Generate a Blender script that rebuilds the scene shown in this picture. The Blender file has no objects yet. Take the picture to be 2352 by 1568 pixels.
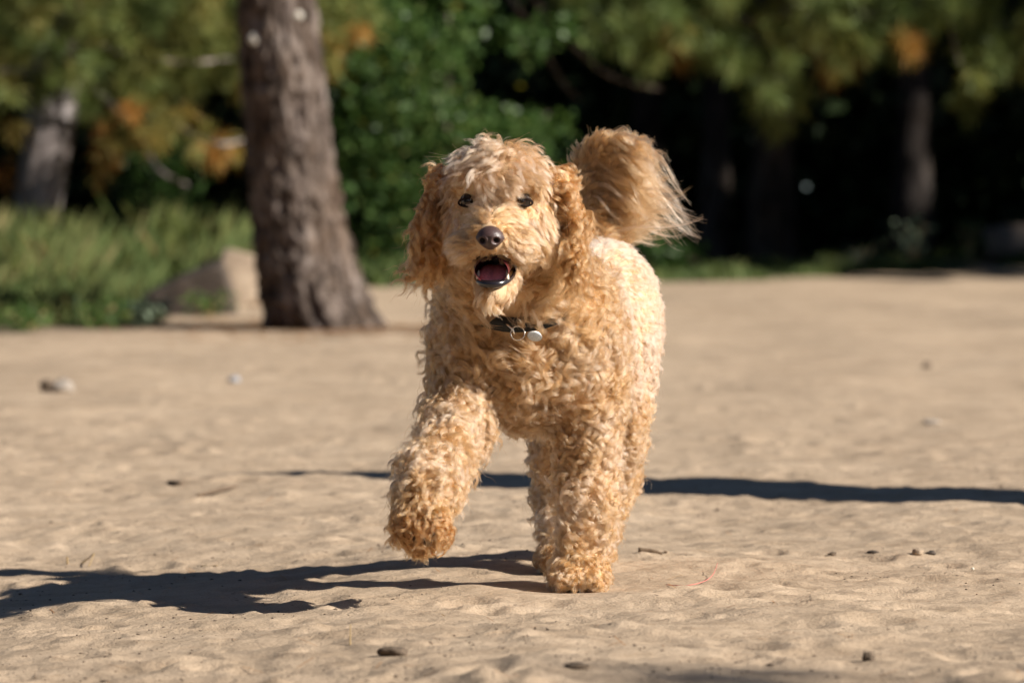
import bpy, math, random
import numpy as np
from mathutils import Vector, Matrix

random.seed(7)
RNG = np.random.default_rng(7)
S = bpy.context.scene
COL = S.collection
R = math.radians

# ------------------------------------------------------------------ camera
CAM = np.array((0.0, -9.0, 0.65))
FPX = 11808.0                      # focal length in pixels of a 2352 px wide frame
PITCH = math.atan(284.0 / FPX)
cd = bpy.data.cameras.new('camera')
cam = bpy.data.objects.new('camera', cd)
COL.objects.link(cam)
cam.location = CAM
cam.rotation_euler = (R(90) - PITCH, 0, 0)
cd.sensor_width = 36.0
cd.lens = FPX / 2352.0 * 36.0
cd.clip_start = 0.1
cd.clip_end = 2000
cd.dof.use_dof = True
cd.dof.focus_distance = 8.9
cd.dof.aperture_fstop = 5.7
S.camera = cam

# ------------------------------------------------------------------ sky, sun, exposure
SUN_EL, SUN_TO = R(31), R(21)       # elevation; turned this much from due right towards the camera
SUN = np.array((math.cos(SUN_EL) * math.cos(SUN_TO), -math.cos(SUN_EL) * math.sin(SUN_TO), math.sin(SUN_EL)))
w = bpy.data.worlds.new('World')
S.world = w
w.use_nodes = True
nt = w.node_tree
bg = nt.nodes['Background']
sky = nt.nodes.new('ShaderNodeTexSky')
sky.sky_type = 'NISHITA'
sky.sun_disc = False
sky.sun_elevation = SUN_EL
sky.sun_rotation = R(90) + SUN_TO
sky.air_density = 0.55
sky.dust_density = 0.0
sky.ozone_density = 2.0
nt.links.new(sky.outputs[0], bg.inputs[0])
bg.inputs[1].default_value = 0.05
sl = bpy.data.lights.new('sun', 'SUN')
sl.energy = 5.0
sl.angle = R(0.53)
sl.color = (1.0, 0.945, 0.855)
so = bpy.data.objects.new('sun', sl)
COL.objects.link(so)
so.rotation_euler = Vector(SUN).to_track_quat('Z', 'Y').to_euler()
so.location = (20, -5, 20)
S.view_settings.view_transform = 'Standard'
S.view_settings.look = 'None'
S.view_settings.exposure = 0.80
S.view_settings.gamma = 1.0
S.render.engine = 'CYCLES'
S.cycles.use_denoising = True
S.cycles.max_bounces = 12
S.cycles.diffuse_bounces = 6
S.cycles.glossy_bounces = 8
S.cycles.transmission_bounces = 10
S.cycles.transparent_max_bounces = 8
S.cycles.caustics_reflective = False
S.cycles.caustics_refractive = False
S.cycles_curves.shape = 'RIBBONS'
S.cycles_curves.subdivisions = 2

# ------------------------------------------------------------------ helpers
_fw = np.array((0, math.cos(PITCH), -math.sin(PITCH)))
_up = np.array((0, math.sin(PITCH), math.cos(PITCH)))


def ray(px, py):
    d = _fw + np.array((1.0, 0, 0)) * ((px - 1176) / FPX) - _up * ((py - 784) / FPX)
    return d


def Q(px, py, y):
    d = ray(px, py)
    return CAM + d * ((y - CAM[1]) / d[1])


def smooth(a, b, x):
    t = np.clip((x - a) / (b - a), 0, 1)
    return t * t * (3 - 2 * t)


def slope(y):
    y = np.asarray(y, float)
    t = np.clip(y - 5.0, 0, None)
    base = 0.012 * t * t / (t + 2.0)
    return np.where(y > 45, 0.012 * 40 * 40 / 42 + 0.004 * (y - 45), base)


def G(px, py):
    d = ray(px, py)
    lo, hi = 4.0, 80.0
    for _ in range(60):
        m = (lo + hi) / 2
        p = CAM + d * m
        if p[2] > slope(p[1]):
            lo = m
        else:
            hi = m
    p = CAM + d * lo
    return np.array((p[0], p[1], float(slope(p[1]))))


def _h(ix, iy, iz, seed):
    n = (ix * 374761393 + iy * 668265263 + iz * 2147483647 + seed * 974634777).astype(np.int64) & 0xffffffff
    n = ((n ^ (n >> 13)) * 1274126177) & 0xffffffff
    n = ((n ^ (n >> 16)) * 2246822519) & 0xffffffff
    return ((n ^ (n >> 15)) & 0xffffff) / float(0xffffff) * 2 - 1


def noise3(p, seed=0):
    p = np.asarray(p, float)
    i = np.floor(p).astype(np.int64)
    f = p - i
    f = f * f * f * (f * (f * 6 - 15) + 10)
    out = 0
    for a in (0, 1):
        wa = f[..., 0] if a else 1 - f[..., 0]
        for b in (0, 1):
            wb = f[..., 1] if b else 1 - f[..., 1]
            for c in (0, 1):
                wc = f[..., 2] if c else 1 - f[..., 2]
                out = out + wa * wb * wc * _h(i[..., 0] + a, i[..., 1] + b, i[..., 2] + c, seed)
    return out


def noise2(x, y, seed=0):
    ix, iy = np.floor(x).astype(np.int64), np.floor(y).astype(np.int64)
    fx, fy = x - ix, y - iy
    fx = fx * fx * fx * (fx * (fx * 6 - 15) + 10)
    fy = fy * fy * fy * (fy * (fy * 6 - 15) + 10)
    z = np.zeros_like(ix)
    return ((_h(ix, iy, z, seed) * (1 - fx) + _h(ix + 1, iy, z, seed) * fx) * (1 - fy)
            + (_h(ix, iy + 1, z, seed) * (1 - fx) + _h(ix + 1, iy + 1, z, seed) * fx) * fy)


def unit(v):
    v = np.asarray(v, float)
    return v / np.maximum(np.linalg.norm(v, axis=-1, keepdims=True), 1e-9)


def mesh_np(name, verts, faces, smooth_shade=True):
    """faces: (n,3) or (n,4) int array, or a list of tuples"""
    me = bpy.data.meshes.new(name)
    if isinstance(faces, np.ndarray):
        k = faces.shape[1]
        me.vertices.add(len(verts))
        me.vertices.foreach_set('co', np.ascontiguousarray(verts, dtype=np.float32).ravel())
        me.loops.add(faces.size)
        me.loops.foreach_set('vertex_index', np.ascontiguousarray(faces, dtype=np.int32).ravel())
        me.polygons.add(len(faces))
        me.polygons.foreach_set('loop_start', np.arange(0, faces.size, k, dtype=np.int32))
        me.polygons.foreach_set('loop_total', np.full(len(faces), k, dtype=np.int32))
        me.update(calc_edges=True)
    else:
        me.from_pydata([tuple(map(float, v)) for v in verts], [], [tuple(f) for f in faces])
    if smooth_shade:
        me.polygons.foreach_set('use_smooth', np.ones(len(me.polygons), dtype=bool))
    me.update()
    return me


def link(name, data, mat=None, parent=None):
    o = bpy.data.objects.new(name, data)
    COL.objects.link(o)
    if mat is not None and data is not None:
        data.materials.append(mat)
    if parent is not None:
        o.parent = parent
        q, off = parent, Vector((0, 0, 0))
        while q is not None:
            off += q.location
            q = q.parent
        o.location = -off
    return o


def tag(o, label=None, cat=None, group=None, kind=None):
    for k, v in (('label', label), ('category', cat), ('group', group), ('kind', kind)):
        if v:
            o[k] = v
    return o


def empty(name, loc):
    o = bpy.data.objects.new(name, None)
    o.empty_display_size = 0.1
    COL.objects.link(o)
    o.location = [float(v) for v in loc]
    return o


def rebase(o):
    """move a single-mesh thing's origin to the middle of its base"""
    me = o.data
    n = len(me.vertices)
    a = np.empty(n * 3, np.float32)
    me.vertices.foreach_get('co', a)
    a = a.reshape(-1, 3)
    c = np.array(((a[:, 0].min() + a[:, 0].max()) / 2, (a[:, 1].min() + a[:, 1].max()) / 2, a[:, 2].min()), np.float32)
    me.vertices.foreach_set('co', (a - c).ravel())
    me.update()
    o.location = [float(v) for v in c]
    return o


def attr_set(me, name, vals, domain='POINT', kind='FLOAT'):
    at = me.attributes.new(name, kind, domain)
    at.data.foreach_set('value' if kind == 'FLOAT' else 'color', np.ascontiguousarray(vals, dtype=np.float32).ravel())


# ------------------------------------------------------------------ materials
def new_mat(name):
    m = bpy.data.materials.new(name)
    m.use_nodes = True
    t = m.node_tree
    return m, t, t.nodes['Principled BSDF'], t.nodes['Material Output']


def ramp(t, fac, stops):
    r = t.nodes.new('ShaderNodeValToRGB')
    e = r.color_ramp.elements
    while len(e) < len(stops):
        e.new(0.5)
    for i, (p, c) in enumerate(stops):
        e[i].position = p
        e[i].color = (*c, 1)
    t.links.new(fac, r.inputs[0])
    return r


def tex_noise(t, scale, detail=6, rough=0.6, vec=None, dist=0.0):
    n = t.nodes.new('ShaderNodeTexNoise')
    n.inputs['Scale'].default_value = scale
    n.inputs['Detail'].default_value = detail
    n.inputs['Roughness'].default_value = rough
    n.inputs['Distortion'].default_value = dist
    if vec is not None:
        t.links.new(vec, n.inputs['Vector'])
    return n


def coords(t, scale=(1, 1, 1)):
    c = t.nodes.new('ShaderNodeTexCoord')
    m = t.nodes.new('ShaderNodeMapping')
    m.inputs['Scale'].default_value = scale
    t.links.new(c.outputs['Object'], m.inputs['Vector'])
    return m.outputs[0]


def mix_col(t, fac, a, b, mode='MIX'):
    m = t.nodes.new('ShaderNodeMix')
    m.data_type = 'RGBA'
    m.blend_type = mode
    for sock, v in ((m.inputs[0], fac), (m.inputs[6], a), (m.inputs[7], b)):
        if hasattr(v, 'is_output'):
            t.links.new(v, sock)
        elif isinstance(v, (int, float)):
            sock.default_value = v
        else:
            sock.default_value = (*v, 1)
    return m.outputs[2]


def add_bump(t, bsdf, height, strength, dist):
    b = t.nodes.new('ShaderNodeBump')
    b.inputs['Strength'].default_value = strength
    b.inputs['Distance'].default_value = dist
    t.links.new(height, b.inputs['Height'])
    t.links.new(b.outputs[0], bsdf.inputs['Normal'])
    return b


def simple_mat(name, stops, scale=8, rough=0.8, bump=0.4, dist=0.01, stretch=(1, 1, 1), spec=0.3):
    m, t, b, o = new_mat(name)
    v = coords(t, stretch)
    n = tex_noise(t, scale, 7, 0.65, v)
    r = ramp(t, n.outputs[0], stops)
    t.links.new(r.outputs[0], b.inputs['Base Color'])
    b.inputs['Roughness'].default_value = rough
    b.inputs['Specular IOR Level'].default_value = spec
    if bump:
        add_bump(t, b, n.outputs[0], bump, dist)
    return m


def leaf_mat(name, stops, trans=0.35, rough=0.5, attr='tint'):
    """leaf colour from a per-leaf tint value plus a little random; thin leaves let light through"""
    m, t, b, o = new_mat(name)
    a = t.nodes.new('ShaderNodeAttribute')
    a.attribute_name = attr
    r = ramp(t, a.outputs['Fac'], stops)
    t.links.new(r.outputs[0], b.inputs['Base Color'])
    b.inputs['Roughness'].default_value = rough
    b.inputs['Specular IOR Level'].default_value = 0.2
    tr = t.nodes.new('ShaderNodeBsdfTranslucent')
    hs = t.nodes.new('ShaderNodeHueSaturation')
    hs.inputs['Saturation'].default_value = 1.1
    hs.inputs['Value'].default_value = 1.2
    t.links.new(r.outputs[0], hs.inputs['Color'])
    t.links.new(hs.outputs[0], tr.inputs['Color'])
    mx = t.nodes.new('ShaderNodeMixShader')
    mx.inputs[0].default_value = trans
    t.links.new(b.outputs[0], mx.inputs[1])
    t.links.new(tr.outputs[0], mx.inputs[2])
    t.links.new(mx.outputs[0], o.inputs['Surface'])
    return m


def sand_mat():
    m, t, b, o = new_mat('sand')
    v = coords(t)
    big = tex_noise(t, 1.3, 5, 0.6, v)
    mid = tex_noise(t, 9, 6, 0.62, v)
    fine = tex_noise(t, 260, 3, 0.7, v)
    r1 = ramp(t, mid.outputs[0], [(0.28, (0.345, 0.256, 0.176)), (0.5, (0.440, 0.334, 0.238)), (0.72, (0.51, 0.392, 0.284))])
    r2 = ramp(t, big.outputs[0], [(0.35, (0.88, 0.86, 0.83)), (0.65, (1.06, 1.05, 1.03))])
    c = mix_col(t, 1.0, r1.outputs[0], r2.outputs[0], 'MULTIPLY')
    r3 = ramp(t, fine.outputs[0], [(0.32, (0.62, 0.60, 0.58)), (0.47, (1, 1, 1)), (0.62, (1, 1, 1)), (0.74, (1.22, 1.2, 1.18))])
    c = mix_col(t, 1.0, c, r3.outputs[0], 'MULTIPLY')
    # scattered dark crumbs of soil and litter
    vo = t.nodes.new('ShaderNodeTexVoronoi')
    vo.inputs['Scale'].default_value = 34
    t.links.new(v, vo.inputs['Vector'])
    rr = ramp(t, vo.outputs['Distance'], [(0.0, (1, 1, 1)), (0.10, (1, 1, 1)), (0.16, (0, 0, 0))])
    rn = ramp(t, mid.outputs[0], [(0.5, (0, 0, 0)), (0.62, (1, 1, 1))])
    f = mix_col(t, 1.0, rr.outputs[0], rn.outputs[0], 'MULTIPLY')
    c = mix_col(t, f, c, (0.12, 0.085, 0.055))
    # needle litter and soil under the trees
    du = t.nodes.new('ShaderNodeAttribute')
    du.attribute_name = 'duff'
    rl = ramp(t, mid.outputs[0], [(0.3, (0.055, 0.040, 0.026)), (0.7, (0.15, 0.105, 0.065))])
    c = mix_col(t, du.outputs['Fac'], c, rl.outputs[0])
    t.links.new(c, b.inputs['Base Color'])
    b.inputs['Roughness'].default_value = 0.9
    b.inputs['Specular IOR Level'].default_value = 0.2
    bn = add_bump(t, b, fine.outputs[0], 0.5, 0.0025)
    b2 = t.nodes.new('ShaderNodeBump')
    b2.inputs['Strength'].default_value = 0.55
    b2.inputs['Distance'].default_value = 0.012
    m2 = tex_noise(t, 38, 5, 0.65, v)
    t.links.new(m2.outputs[0], b2.inputs['Height'])
    t.links.new(b2.outputs[0], bn.inputs['Normal'])
    return m


def fur_mat(name, lo, mid, hi, rough=0.38, soft=0.35):
    """fibres that scatter light, with some plain diffuse for the matted under-wool"""
    m, t, b, o = new_mat(name)
    a = t.nodes.new('ShaderNodeAttribute')
    a.attribute_name = 'tone'
    r = ramp(t, a.outputs['Fac'], [(0.0, lo), (0.5, mid), (1.0, hi)])
    h = t.nodes.new('ShaderNodeBsdfHairPrincipled')
    h.model = 'CHIANG'
    h.parametrization = 'COLOR'
    t.links.new(r.outputs[0], h.inputs['Color'])
    h.inputs['Roughness'].default_value = rough
    h.inputs['Radial Roughness'].default_value = 0.55
    h.inputs['Random Roughness'].default_value = 0.2
    b.inputs['Roughness'].default_value = 0.6
    b.inputs['Specular IOR Level'].default_value = 0.25
    t.links.new(r.outputs[0], b.inputs['Base Color'])
    mx = t.nodes.new('ShaderNodeMixShader')
    mx.inputs[0].default_value = soft
    t.links.new(h.outputs[0], mx.inputs[1])
    t.links.new(b.outputs[0], mx.inputs[2])
    t.links.new(mx.outputs[0], o.inputs['Surface'])
    return m


def plain_mat(name, col, rough=0.5, spec=0.5, metal=0.0, coat=0.0, bump_scale=0, bump=0.3, dist=0.001):
    m, t, b, o = new_mat(name)
    if bump_scale:
        v = coords(t)
        n = tex_noise(t, bump_scale, 4, 0.6, v)
        r = ramp(t, n.outputs[0], [(0.3, tuple(c * 0.75 for c in col)), (0.7, tuple(min(1, c * 1.2) for c in col))])
        t.links.new(r.outputs[0], b.inputs['Base Color'])
        add_bump(t, b, n.outputs[0], bump, dist)
    else:
        b.inputs['Base Color'].default_value = (*col, 1)
    b.inputs['Roughness'].default_value = rough
    b.inputs['Specular IOR Level'].default_value = spec
    b.inputs['Metallic'].default_value = metal
    b.inputs['Coat Weight'].default_value = coat
    b.inputs['Coat Roughness'].default_value = 0.12
    return m


M = {}
M['sand'] = sand_mat()
M['skin'] = simple_mat('skin', [(0.3, (0.52, 0.34, 0.19)), (0.7, (0.64, 0.44, 0.26))], 40, 0.8, 0)
M['fur'] = fur_mat('fur', (0.33, 0.125, 0.034), (0.61, 0.325, 0.135), (0.76, 0.565, 0.425), 0.30, 0.18)
M['nose'] = plain_mat('nose', (0.070, 0.038, 0.034), 0.42, 0.5, 0, 0.12, 420, 0.5, 0.0010)
M['nostril'] = plain_mat('nostril', (0.006, 0.004, 0.004), 0.6, 0.2)
M['eye'] = plain_mat('eye', (0.014, 0.008, 0.006), 0.10, 0.5, 0, 0.5)
M['iris'] = plain_mat('iris', (0.030, 0.013, 0.006), 0.15, 0.4, 0, 0.4)
M['eyelid'] = plain_mat('eyelid', (0.022, 0.013, 0.010), 0.85, 0.1)
M['tongue'] = plain_mat('tongue', (0.85, 0.25, 0.26), 0.33, 0.5, 0, 0.3, 260, 0.3, 0.0008)
M['mouth'] = plain_mat('mouth', (0.11, 0.018, 0.020), 0.4, 0.4)
M['lip'] = plain_mat('lip', (0.016, 0.011, 0.013), 0.22, 0.6, 0, 0.5, 200, 0.3, 0.001)
M['tooth'] = plain_mat('tooth', (0.78, 0.72, 0.58), 0.25, 0.5)
M['pad'] = plain_mat('pad', (0.04, 0.03, 0.028), 0.7, 0.3, 0, 0, 300, 0.5, 0.001)
M['collar'] = plain_mat('collar', (0.010, 0.011, 0.012), 0.6, 0.4, 0, 0, 500, 0.4, 0.0006)
M['steel'] = plain_mat('steel', (0.75, 0.74, 0.72), 0.18, 0.5, 1.0)
M['tag'] = plain_mat('tag', (0.50, 0.49, 0.47), 0.38, 0.5, 1.0, 0, 300, 0.3, 0.0004)
def bark_mat(name, dark, mid, light, scale=7.0):
    m, t, b, o = new_mat(name)
    v = coords(t, (1, 1, 0.45))
    n1 = tex_noise(t, scale, 8, 0.68, v, 0.6)
    v2 = coords(t, (1, 1, 0.6))
    n2 = tex_noise(t, scale * 0.35, 4, 0.6, v2)
    r1 = ramp(t, n1.outputs[0], [(0.36, dark), (0.50, mid), (0.66, light)])
    r2 = ramp(t, n2.outputs[0], [(0.35, (0.80, 0.70, 0.60)), (0.5, (1, 1, 1)), (0.68, (1.12, 1.12, 1.16))])
    c = mix_col(t, 1.0, r1.outputs[0], r2.outputs[0], 'MULTIPLY')
    t.links.new(c, b.inputs['Base Color'])
    b.inputs['Roughness'].default_value = 0.9
    b.inputs['Specular IOR Level'].default_value = 0.15
    add_bump(t, b, n1.outputs[0], 0.8, 0.03)
    return m


M['bark'] = bark_mat('bark', (0.020, 0.014, 0.011), (0.105, 0.078, 0.062), (0.25, 0.205, 0.178), 13.0)
M['bark_grey'] = bark_mat('bark_grey', (0.09, 0.073, 0.066), (0.21, 0.178, 0.168), (0.33, 0.295, 0.29), 5)
M['bark_shaded'] = bark_mat('bark_shaded', (0.012, 0.010, 0.009), (0.035, 0.028, 0.024), (0.075, 0.062, 0.055), 6)  # near black: the wood's deep shade is put into this bark colour
M['dead_bark'] = bark_mat('dead_bark', (0.10, 0.08, 0.07), (0.2, 0.17, 0.15), (0.30, 0.26, 0.23), 6)
M['cut_wood'] = simple_mat('cut_wood', [(0.3, (0.55, 0.50, 0.42)), (0.7, (0.70, 0.66, 0.58))], 60, 0.8, 0.2, 0.002)
M['needle'] = leaf_mat('needle', [(0.0, (0.035, 0.058, 0.022)), (0.35, (0.135, 0.180, 0.052)), (0.6, (0.260, 0.215, 0.058)), (0.8, (0.40, 0.175, 0.042)), (1.0, (0.20, 0.085, 0.030))], 0.25, 0.55)
M['leaf'] = leaf_mat('leaf', [(0.0, (0.028, 0.055, 0.020)), (0.5, (0.070, 0.130, 0.034)), (0.85, (0.140, 0.195, 0.058)), (1.0, (0.24, 0.21, 0.04))], 0.38, 0.38)
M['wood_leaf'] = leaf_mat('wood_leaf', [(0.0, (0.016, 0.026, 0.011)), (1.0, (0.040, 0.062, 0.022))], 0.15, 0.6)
M['grass'] = leaf_mat('grass', [(0.0, (0.050, 0.085, 0.030)), (0.5, (0.135, 0.185, 0.065)), (0.8, (0.20, 0.21, 0.075)), (1.0, (0.33, 0.26, 0.13))], 0.35, 0.55)
M['weed'] = leaf_mat('weed', [(0.0, (0.10, 0.14, 0.085)), (1.0, (0.22, 0.27, 0.19))], 0.25, 0.6)
M['rock'] = simple_mat('rock', [(0.3, (0.20, 0.145, 0.10)), (0.5, (0.34, 0.255, 0.18)), (0.7, (0.46, 0.36, 0.26))], 5, 0.9, 0.6, 0.03)
M['rock_brown_shaded'] = simple_mat('rock_brown_shaded', [(0.3, (0.035, 0.027, 0.021)), (0.7, (0.11, 0.084, 0.066))], 6, 0.9, 0.7, 0.03)  # brown rock, with the low boulder's shadow darkened into its colour
M['stone'] = simple_mat('stone', [(0.3, (0.24, 0.20, 0.165)), (0.7, (0.40, 0.345, 0.29))], 40, 0.85, 0.4, 0.004)
M['stone_blue'] = simple_mat('stone_blue', [(0.3, (0.20, 0.20, 0.21)), (0.7, (0.36, 0.36, 0.38))], 40, 0.85, 0.4, 0.004)
M['twig'] = simple_mat('twig', [(0.3, (0.085, 0.055, 0.035)), (0.7, (0.20, 0.14, 0.09))], 120, 0.85, 0.5, 0.002, (1, 1, 1))
M['straw'] = simple_mat('straw', [(0.3, (0.30, 0.20, 0.09)), (0.7, (0.45, 0.32, 0.16))], 80, 0.7, 0.2, 0.001)
M['clod'] = simple_mat('clod', [(0.3, (0.06, 0.045, 0.032)), (0.7, (0.16, 0.115, 0.08))], 60, 0.95, 0.7, 0.004)
M['string'] = plain_mat('string', (0.62, 0.20, 0.17), 0.6, 0.3, 0, 0, 600, 0.4, 0.0005)

def tube(pts, rad, seg=10, close_ends=True, closed=False):
    pts = np.asarray(pts, float)
    n = len(pts)
    rad = np.broadcast_to(np.asarray(rad, float), (n,))
    if closed:
        tg = unit(np.roll(pts, -1, 0) - np.roll(pts, 1, 0))
    else:
        tg = unit(np.gradient(pts, axis=0))
    ref = np.array((0, 0, 1.0)) if abs(tg[0][2]) < 0.9 else np.array((1.0, 0, 0))
    u = unit(np.cross(tg[0], ref))
    V = []
    for i in range(n):
        u = unit(u - tg[i] * (u @ tg[i]))
        v_ = np.cross(tg[i], u)
        for k in range(seg):
            a = 2 * math.pi * k / seg
            V.append(pts[i] + rad[i] * (math.cos(a) * u + math.sin(a) * v_))
    F = []
    m_ = n if closed else n - 1
    for i in range(m_):
        for k in range(seg):
            a, b = i * seg + k, i * seg + (k + 1) % seg
            c, d = ((i + 1) % n) * seg + (k + 1) % seg, ((i + 1) % n) * seg + k
            F.append((a, b, c, d))
    if close_ends and not closed:
        F.append(tuple(range(seg - 1, -1, -1)))
        F.append(tuple((n - 1) * seg + k for k in range(seg)))
    return np.array(V), F



# ------------------------------------------------------------------ ground
EDGE_PX = [(-400, 790), (0, 776), (250, 772), (370, 752), (430, 712), (540, 700), (620, 690), (870, 664), (1000, 655), (1500, 645), (1800, 640), (2000, 628), (2352, 612), (2800, 605)]
def ground_height(x, y):
    h = slope(y)
    d = np.sqrt((x - CAM[0]) ** 2 + (y - CAM[1]) ** 2)
    near = 1 - smooth(14, 24, d)
    und = 0.011 * noise2(x / 1.5 + 3, y / 1.9, 1) + 0.010 * noise2(x / 0.55, y / 0.6 + 7, 2)
    h = h + und * (1 + 1.2 * smooth(16, 30, d))
    h = h + (0.0060 * noise2(x / 0.23, y / 0.24, 3) + 0.0036 * noise2(x / 0.11, y / 0.12, 4)) * (1 - smooth(20, 34, d))
    h = h + (0.0030 * noise2(x / 0.055, y / 0.06, 5) + 0.0016 * noise2(x / 0.03, y / 0.03, 6)) * near
    # a shallow hollow to the left of the dog's path
    h = h - 0.054 * np.clip((0.02 - x) / 0.95, 0, 1.5) * smooth(-4.0, -1.0, y) * (1 - smooth(1.0, 3.4, y))
    # sits level under the planted paws
    for (cx, cy, r) in FEET:
        h0 = 0.0
        wgt = np.exp(-(((x - cx) ** 2 + (y - cy) ** 2) / (r * r)))
        h = h * (1 - wgt) + (slope(cy) + h0) * wgt
    return h


FEET = [(0.117, -0.04, 0.16), (0.09, 0.36, 0.12), (0.14, 0.60, 0.12)]


def grow(start, step, end, rate):
    a = [start]
    while a[-1] < end:
        a.append(a[-1] + step)
        step *= rate
    return a


def build_ground():
    xr = list(np.arange(0, 1.25, 0.0125)) + grow(1.25, 0.0135, 140, 1.035)
    xs = np.array([-v for v in xr[::-1][:-1]] + xr)
    ys = list(-v for v in grow(2.3, 0.016, 60, 1.06)[::-1]) + list(np.arange(-2.29, 2.2, 0.0125)) + grow(2.2, 0.0135, 220, 1.010)[:260]
    last = ys[-1]
    ys = np.array(ys + grow(last + 0.16, 0.17, 260, 1.035))
    X, Y = np.meshgrid(xs, ys, indexing='ij')
    Z = ground_height(X, Y)
    # trodden dents and scuffs
    rg = np.random.default_rng(5)
    for k in range(2800):
        cy = -2.2 + 16 * rg.random() ** 1.3
        hw = 0.12 * (cy + 9) + 0.2
        cx = rg.uniform(-hw, hw)
        r = 0.009 + 0.033 * rg.random() ** 1.8
        e = rg.uniform(0.7, 1.7)
        dep = rg.uniform(0.003, 0.0085) * (r / 0.04) ** 0.8
        i0, i1 = np.searchsorted(xs, (cx - 4 * r, cx + 4 * r))
        j0, j1 = np.searchsorted(ys, (cy - 4 * r * e, cy + 4 * r * e))
        if i1 - i0 < 2 or j1 - j0 < 2:
            continue
        q = ((X[i0:i1, j0:j1] - cx) ** 2 + ((Y[i0:i1, j0:j1] - cy) / e) ** 2) / (r * r)
        near_dog = math.hypot(cx - 0.13, cy - 0.1)
        if near_dog < 0.3:
            continue
        Z[i0:i1, j0:j1] += dep * (-np.exp(-q) + 0.75 * np.exp(-(np.sqrt(q) - 1.55) ** 2 * 5))
    nx, ny = X.shape
    idx = np.arange(nx * ny).reshape(nx, ny)
    f = np.stack([idx[:-1, :-1], idx[1:, :-1], idx[1:, 1:], idx[:-1, 1:]], -1).reshape(-1, 4)
    v = np.stack([X, Y, Z], -1).reshape(-1, 3)
    me = mesh_np('ground', v, f)
    ex = np.array([G(a, b) for a, b in EDGE_PX])
    dy = v[:, 1] - np.interp(v[:, 0], ex[:, 0], ex[:, 1])
    attr_set(me, 'duff', smooth(-0.4, 1.2, dy + 0.5 * noise2(v[:, 0] / 0.4, v[:, 1] / 0.6, 91)))
    g = link('ground', me, M['sand'])
    tag(g, 'dry pale brown sand trodden into soft dents and bumps', 'ground', kind='structure')
    return xs, ys, Z


GX, GY, GZ = build_ground()


def gz(x, y):
    """height of the built ground"""
    i = int(np.clip(np.searchsorted(GX, x) - 1, 0, len(GX) - 2))
    j = int(np.clip(np.searchsorted(GY, y) - 1, 0, len(GY) - 2))
    a = (x - GX[i]) / (GX[i + 1] - GX[i])
    b = (y - GY[j]) / (GY[j + 1] - GY[j])
    return float((GZ[i, j] * (1 - a) + GZ[i + 1, j] * a) * (1 - b) + (GZ[i, j + 1] * (1 - a) + GZ[i + 1, j + 1] * a) * b)


# ------------------------------------------------------------------ trees and verge
def trunk_mesh(pts, rad, seg=64, rings=160, ridge=0.05, lobes=0.0, seed=1, zs=0.35, ts=5.0):
    """tapered trunk along a smooth line, with bark ridges as real relief and root lobes at the foot"""
    pts, rad = np.array(pts, float), np.array(rad, float)
    tt = np.linspace(0, 1, len(pts))
    s = np.linspace(0, 1, rings) ** 1.25
    c = np.stack([np.interp(s, tt, pts[:, k]) for k in range(3)], 1)
    for _ in range(6):
        c[1:-1] = 0.5 * c[1:-1] + 0.25 * (c[:-2] + c[2:])
    r = np.interp(s, tt, rad)
    th = np.linspace(0, 2 * np.pi, seg, endpoint=False)
    TH, I = np.meshgrid(th, np.arange(rings))
    z = c[:, 2][I]
    q = np.stack([np.cos(TH) * ts, np.sin(TH) * ts, z / zs], -1)
    rel = 1 - np.abs(noise3(q, seed)) * 1.0 + 0.6 * noise3(q * 2.3, seed + 1)
    rr = r[I] * (1 + ridge * (rel - 0.6))
    foot = np.exp(-(z - c[0, 2]) / 0.22)
    rr = rr * (1 + lobes * foot * (0.5 + 0.5 * np.cos(TH * 5 + 0.7 + noise2(TH, z, seed))))
    V = np.stack([c[:, 0][I] + rr * np.cos(TH), c[:, 1][I] + rr * np.sin(TH), z], -1).reshape(-1, 3)
    i = np.arange(rings * seg).reshape(rings, seg)
    a, b = i[:-1], i[1:]
    F = np.stack([a, np.roll(a, -1, 1), np.roll(b, -1, 1), b], -1).reshape(-1, 4)
    return mesh_np('trunk', V, F)


def tuft_mesh(name, cen, axis, tint, rg, n=70, ln=(0.10, 0.17), wd=0.0055, twig=0.10):
    """bunches of long needles round the ends of twigs"""
    m = len(cen)
    ax = unit(axis)
    along = rg.random((m, n, 1)) * twig
    st = cen[:, None] + ax[:, None] * along
    d = unit(ax[:, None] * 0.55 + rg.normal(0, 0.62, (m, n, 3)))
    L = rg.uniform(*ln, (m, n, 1))
    side = unit(np.cross(d, rg.normal(0, 1, (m, n, 3)))) * wd
    mid = st + d * L * 0.55
    tip = st + d * L + np.array((0, 0, -1.0)) * L * 0.12
    V = np.stack([st, mid + side, tip, mid - side], 2).reshape(-1, 3)
    F = np.arange(m * n * 4).reshape(-1, 4)
    me = mesh_np(name, V, F, False)
    tn = np.clip(tint[:, None] + rg.normal(0, 0.06, (m, n)), 0, 1)
    attr_set(me, 'tint', np.repeat(tn.reshape(-1), 4))
    return me


def leaf_mesh(name, cen, size, tint, rg, asp=0.6, flat=0.5, jit=0.1):
    m = len(cen)
    nrm = unit(rg.normal(0, 1, (m, 3)) + np.array((0.25, -0.25, flat)))
    d = unit(np.cross(nrm, rg.normal(0, 1, (m, 3))))
    s = np.cross(nrm, d)
    L = (size if np.ndim(size) else np.full(m, size))[:, None]
    V = np.stack([cen, cen + d * L * 0.5 + s * L * asp * 0.5 + nrm * L * 0.08, cen + d * L - nrm * L * 0.05, cen + d * L * 0.5 - s * L * asp * 0.5 + nrm * L * 0.08], 1).reshape(-1, 3)
    me = mesh_np(name, V, np.arange(m * 4).reshape(-1, 4), False)
    attr_set(me, 'tint', np.repeat(np.clip(tint + rg.normal(0, jit, m), 0, 1), 4))
    return me


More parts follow.
